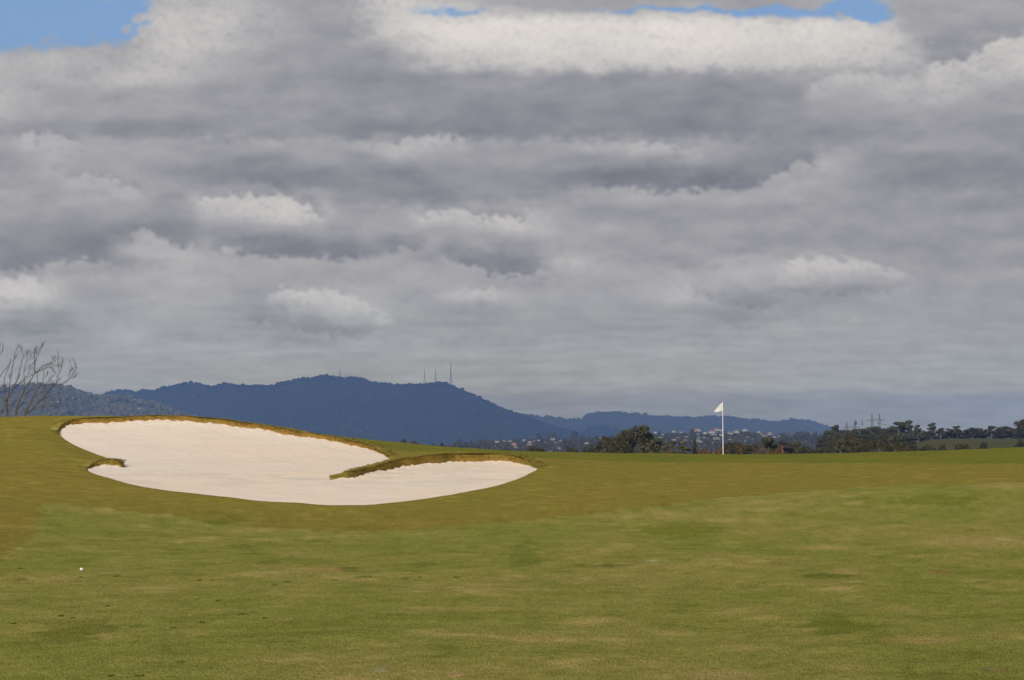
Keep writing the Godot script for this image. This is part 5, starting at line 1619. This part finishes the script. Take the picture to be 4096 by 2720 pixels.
func build_flag() -> void:
	const D := 59.5
	var b := px(2892.5, 1818, D)
	var g := ground_at(b.x, -D)
	var o := thing("flagstick", Vector3(b.x, g, -D))
	tag(o, "thin white flagstick with a white triangular flag in the green", "flagstick")
	var top := px(2892.5, 1609, D).y - g
	var white := mat(col(0.86, 0.86, 0.88), 0.45)
	var st := SurfaceTool.new()
	st.begin(Mesh.PRIMITIVE_TRIANGLES)
	tube(st, [Vector3(0, -0.1, 0), Vector3(0, top * 0.5, 0), Vector3(0, top, 0)], 0.018, 0.014, 10)
	part("pole", st.commit(), white, o)
	var cap := SphereMesh.new()
	cap.radius = 0.017
	cap.height = 0.03
	part("cap", cap, white, o, Vector3(0, top, 0))
	var cloth := mat(col(0.84, 0.82, 0.87), 0.8)
	cloth.cull_mode = BaseMaterial3D.CULL_DISABLED
	cloth.backlight_enabled = true
	cloth.backlight = col(0.3, 0.3, 0.32)
	var k := D / F
	var v := PackedVector3Array()
	const N := 14
	# the flag hangs out to the left: upper edge bowed, lower edge slightly falling
	for i in N:
		var s := i / float(N - 1)
		var x := -s * 35.0 * k
		var hi: float = top - (0.5 + 38.0 * pow(s, 1.35)) * k
		var lo: float = top - (34.0 + 5.0 * s * (2.0 - s)) * k
		for j in N:
			var t := j / float(N - 1)
			v.append(Vector3(x, lerpf(lo, hi, t), 0.03 * sin(s * 4.0 + t * 1.5) * s + 0.015 * sin(t * 6.0 + s * 3.0) * s))
	var c := PackedColorArray()
	c.resize(v.size())
	c.fill(Color.WHITE)
	part("flag", strip(v, c, N, N), cloth, o)

func build_ball() -> void:
	var p := on_turf(326, 2284)
	var o := thing("golf_ball", p)
	tag(o, "white golf ball lying on the olive fairway", "ball")
	var pits := []
	for i in 220:
		var y := 1.0 - 2.0 * (i + 0.5) / 220.0
		var a := i * 2.399963
		pits.append(Vector3(cos(a) * sqrt(1 - y * y), y, sin(a) * sqrt(1 - y * y)))
	var s := SphereMesh.new()
	s.radius = 1.0
	s.height = 2.0
	s.radial_segments = 60
	s.rings = 30
	var arr := s.get_mesh_arrays()
	var st := SurfaceTool.new()
	st.begin(Mesh.PRIMITIVE_TRIANGLES)
	for q: Vector3 in arr[Mesh.ARRAY_VERTEX]:
		var near := 9.0
		for w: Vector3 in pits: near = minf(near, w.distance_to(q))
		st.add_vertex(q * (0.0225 * (1.0 - 0.018 * (1.0 - smoothstep(0.0, 0.1, near)))))
	for i: int in arr[Mesh.ARRAY_INDEX]: st.add_index(i)
	st.generate_normals()
	part("shell", st.commit(), mat(col(0.85, 0.85, 0.84), 0.35), o, Vector3(0, 0.02, 0))

func blade_tuft(n: int, tall: float, spread: float, lean: float, seed_: int) -> ArrayMesh:
	var r := RandomNumberGenerator.new()
	r.seed = seed_
	var v := PackedVector3Array()
	var nn := PackedVector3Array()
	var c := PackedColorArray()
	for k in n:
		var a := r.randf() * TAU
		var at := Vector3(r.randf_range(-spread, spread), -0.004, r.randf_range(-spread, spread))
		var dir := Vector3(cos(a), 0, sin(a))
		var h := tall * r.randf_range(0.6, 1.2)
		var side := Vector3(-sin(a), 0, cos(a)) * tall * 0.11
		var tip := at + dir * h * lean * r.randf_range(0.4, 1.4) + Vector3(0, h, 0)
		var m := at.lerp(tip, 0.5) + Vector3(0, h * 0.1, 0)
		var up := (Vector3.UP + dir * 0.5).normalized()
		for q: Vector3 in [at - side, m - side * 0.8, at + side, at + side, m - side * 0.8, m + side * 0.8, m - side * 0.8, tip, m + side * 0.8]:
			v.append(q)
			nn.append(up)
			c.append(Color.WHITE)
	return mesh_of(v, nn, c, PackedInt32Array())

func scatter(called: String, label: String, mesh: Mesh, at: PackedVector3Array, tints: PackedColorArray, lo: float, hi: float) -> void:
	var mm := MultiMesh.new()
	mm.transform_format = MultiMesh.TRANSFORM_3D
	mm.use_colors = true
	mm.mesh = mesh
	mm.instance_count = at.size()
	for i in at.size():
		var s := rng.randf_range(lo, hi)
		mm.set_instance_transform(i, Transform3D(Basis(Vector3.UP, rng.randf() * TAU).scaled(Vector3(s, s * rng.randf_range(0.7, 1.2), s)), at[i]))
		mm.set_instance_color(i, tints[i])
	var o := MultiMeshInstance3D.new()
	o.name = numbered(called)
	o.multimesh = mm
	var m := vmat(0.9)
	m.backlight_enabled = true
	m.backlight = col(0.05, 0.05, 0.012)
	o.material_override = m
	add_child(o)
	tag(o, label, "grass", "", "stuff")

func build_tufts() -> void:
	var at := PackedVector3Array()
	var tints := PackedColorArray()
	# blades of the mown turf, as far as they can be told from the ground
	for k in 330000:
		var d := 9.0 * pow(44.0 / 9.0, rng.randf())
		if rng.randf() < smoothstep(16.0, 44.0, d): continue
		var u := rng.randf_range(-120.0, 4216.0)
		var x := (u - 2048.0) / F / 1.004 * d
		if d > 34.0 and near_rim(Vector2(x, -d))[0] < 0.1: continue
		var h := ground_at(x, -d)
		at.append(Vector3(x, h, -d))
		var c := turf_color(x, -d)
		var w := rng.randf()
		if w < 0.1: c = c.lerp(Color(0.36, 0.31, 0.15), 0.5)
		elif w > 0.85: c = c.lerp(Color(0.12, 0.14, 0.025), 0.4)
		tints.append(c * rng.randf_range(1.45, 2.05))
	scatter("mown_grass", "short mown blades of the fairway turf", blade_tuft(5, 0.011, 0.02, 1.7, 5), at, tints, 0.8, 1.5)
	# longer grass hanging over the edges of the bunker
	at = PackedVector3Array()
	tints = PackedColorArray()
	var soft := PackedVector3Array()
	var soft_t := PackedColorArray()
	for i in rim.size():
		var p := rim[i]
		var q := rim[(i + 1) % rim.size()]
		var o := outward(i)
		for k in int(p.distance_to(q) * 130.0):
			var w := p.lerp(q, rng.randf())
			var tall: bool = rim_h[i] > 0.062
			var back := rng.randf_range(-0.04, 0.3) if tall else rng.randf_range(-0.01, 0.2)
			var e := w + o * back
			var c := turf_color(e.x, e.y).lerp(Color(0.34, 0.27, 0.08), rng.randf() * 0.8)
			if tall:
				at.append(Vector3(e.x, sand(-w.y) + rim_h[i] + 0.005, e.y))
				tints.append(c * rng.randf_range(1.2, 2.1))
			else:
				soft.append(Vector3(e.x, ground_at(e.x, e.y) - 0.005, e.y))
				soft_t.append(c * rng.randf_range(1.1, 1.8))
		if rim_h[i] > 0.062 and (rim_u[i] > 1323.0 or rim_u[i] < 1200.0) :
			for k in int(p.distance_to(q) * 60.0):      # wisps on the face itself
				var w := p.lerp(q, rng.randf()) - o * 0.035
				at.append(Vector3(w.x, sand(-w.y) + rim_h[i] * sqrt(rng.randf()), w.y))
				tints.append(Color(0.20, 0.15, 0.035).lerp(Color(0.27, 0.22, 0.075), rng.randf()) * rng.randf_range(1.0, 1.8))
	scatter("bank_grass", "longer grass hanging over the bunker's turf banks", blade_tuft(6, 0.032, 0.03, 1.3, 6), at, tints, 0.5, 1.4)
	scatter("edge_grass", "short grass along the low edge of the bunker", blade_tuft(5, 0.015, 0.025, 1.3, 7), soft, soft_t, 0.6, 1.3)

const WEEDS := [[555, 2507, 76], [720, 2651, 38], [447, 2706, 30], [555, 2706, 42], [1457, 2309, 72], [1336, 2322, 30], [1622, 2317, 32], [1826, 2310, 30], [963, 2460, 36], [1060, 2473, 28], [872, 2404, 18], [429, 2427, 26], [290, 2473, 24], [245, 2466, 22], [694, 2514, 25], [347, 2537, 28], [798, 2322, 27], [1149, 2329, 36], [468, 2307, 18], [323, 2310, 20], [807, 2492, 24], [52, 2497, 20], [82, 2276, 30], [1097, 2341, 24], [850, 2323, 20], [1680, 2310, 16]]

func build_weeds() -> void:
	var m := vmat(0.85)
	for w in WEEDS:
		var p := on_turf(w[0], w[1])
		var rad: float = w[2] * 0.5 * -p.z / F
		var o := thing("weed_clump", p)
		tag(o, "bright green clump of coarse grass in the dry fairway turf", "grass clump", "green clumps in the fairway")
		var v := PackedVector3Array()
		var n := PackedVector3Array()
		var c := PackedColorArray()
		for k in int(60 + rad * 900.0):
			var a := rng.randf() * TAU
			var q := sqrt(rng.randf()) * rad
			var at := Vector3(cos(a) * q, 0, sin(a) * q * 1.3)
			at.y = ground_at(p.x + at.x, p.z + at.z) - p.y - 0.003
			var h := rng.randf_range(0.006, 0.02)
			var b := rng.randf() * TAU
			var dir := Vector3(cos(b), 0, sin(b))
			var side := Vector3(-sin(b), 0, cos(b)) * 0.004
			var tint := Color(0.11, 0.225, 0.018).lerp(Color(0.19, 0.31, 0.035), rng.randf())
			for e: Vector3 in [at - side, at + dir * h * 0.8 + Vector3(0, h, 0), at + side]:
				v.append(e)
				n.append((Vector3.UP + dir * 0.4).normalized())
				c.append(tint)
		part("blades", mesh_of(v, n, c, PackedInt32Array()), m, o)
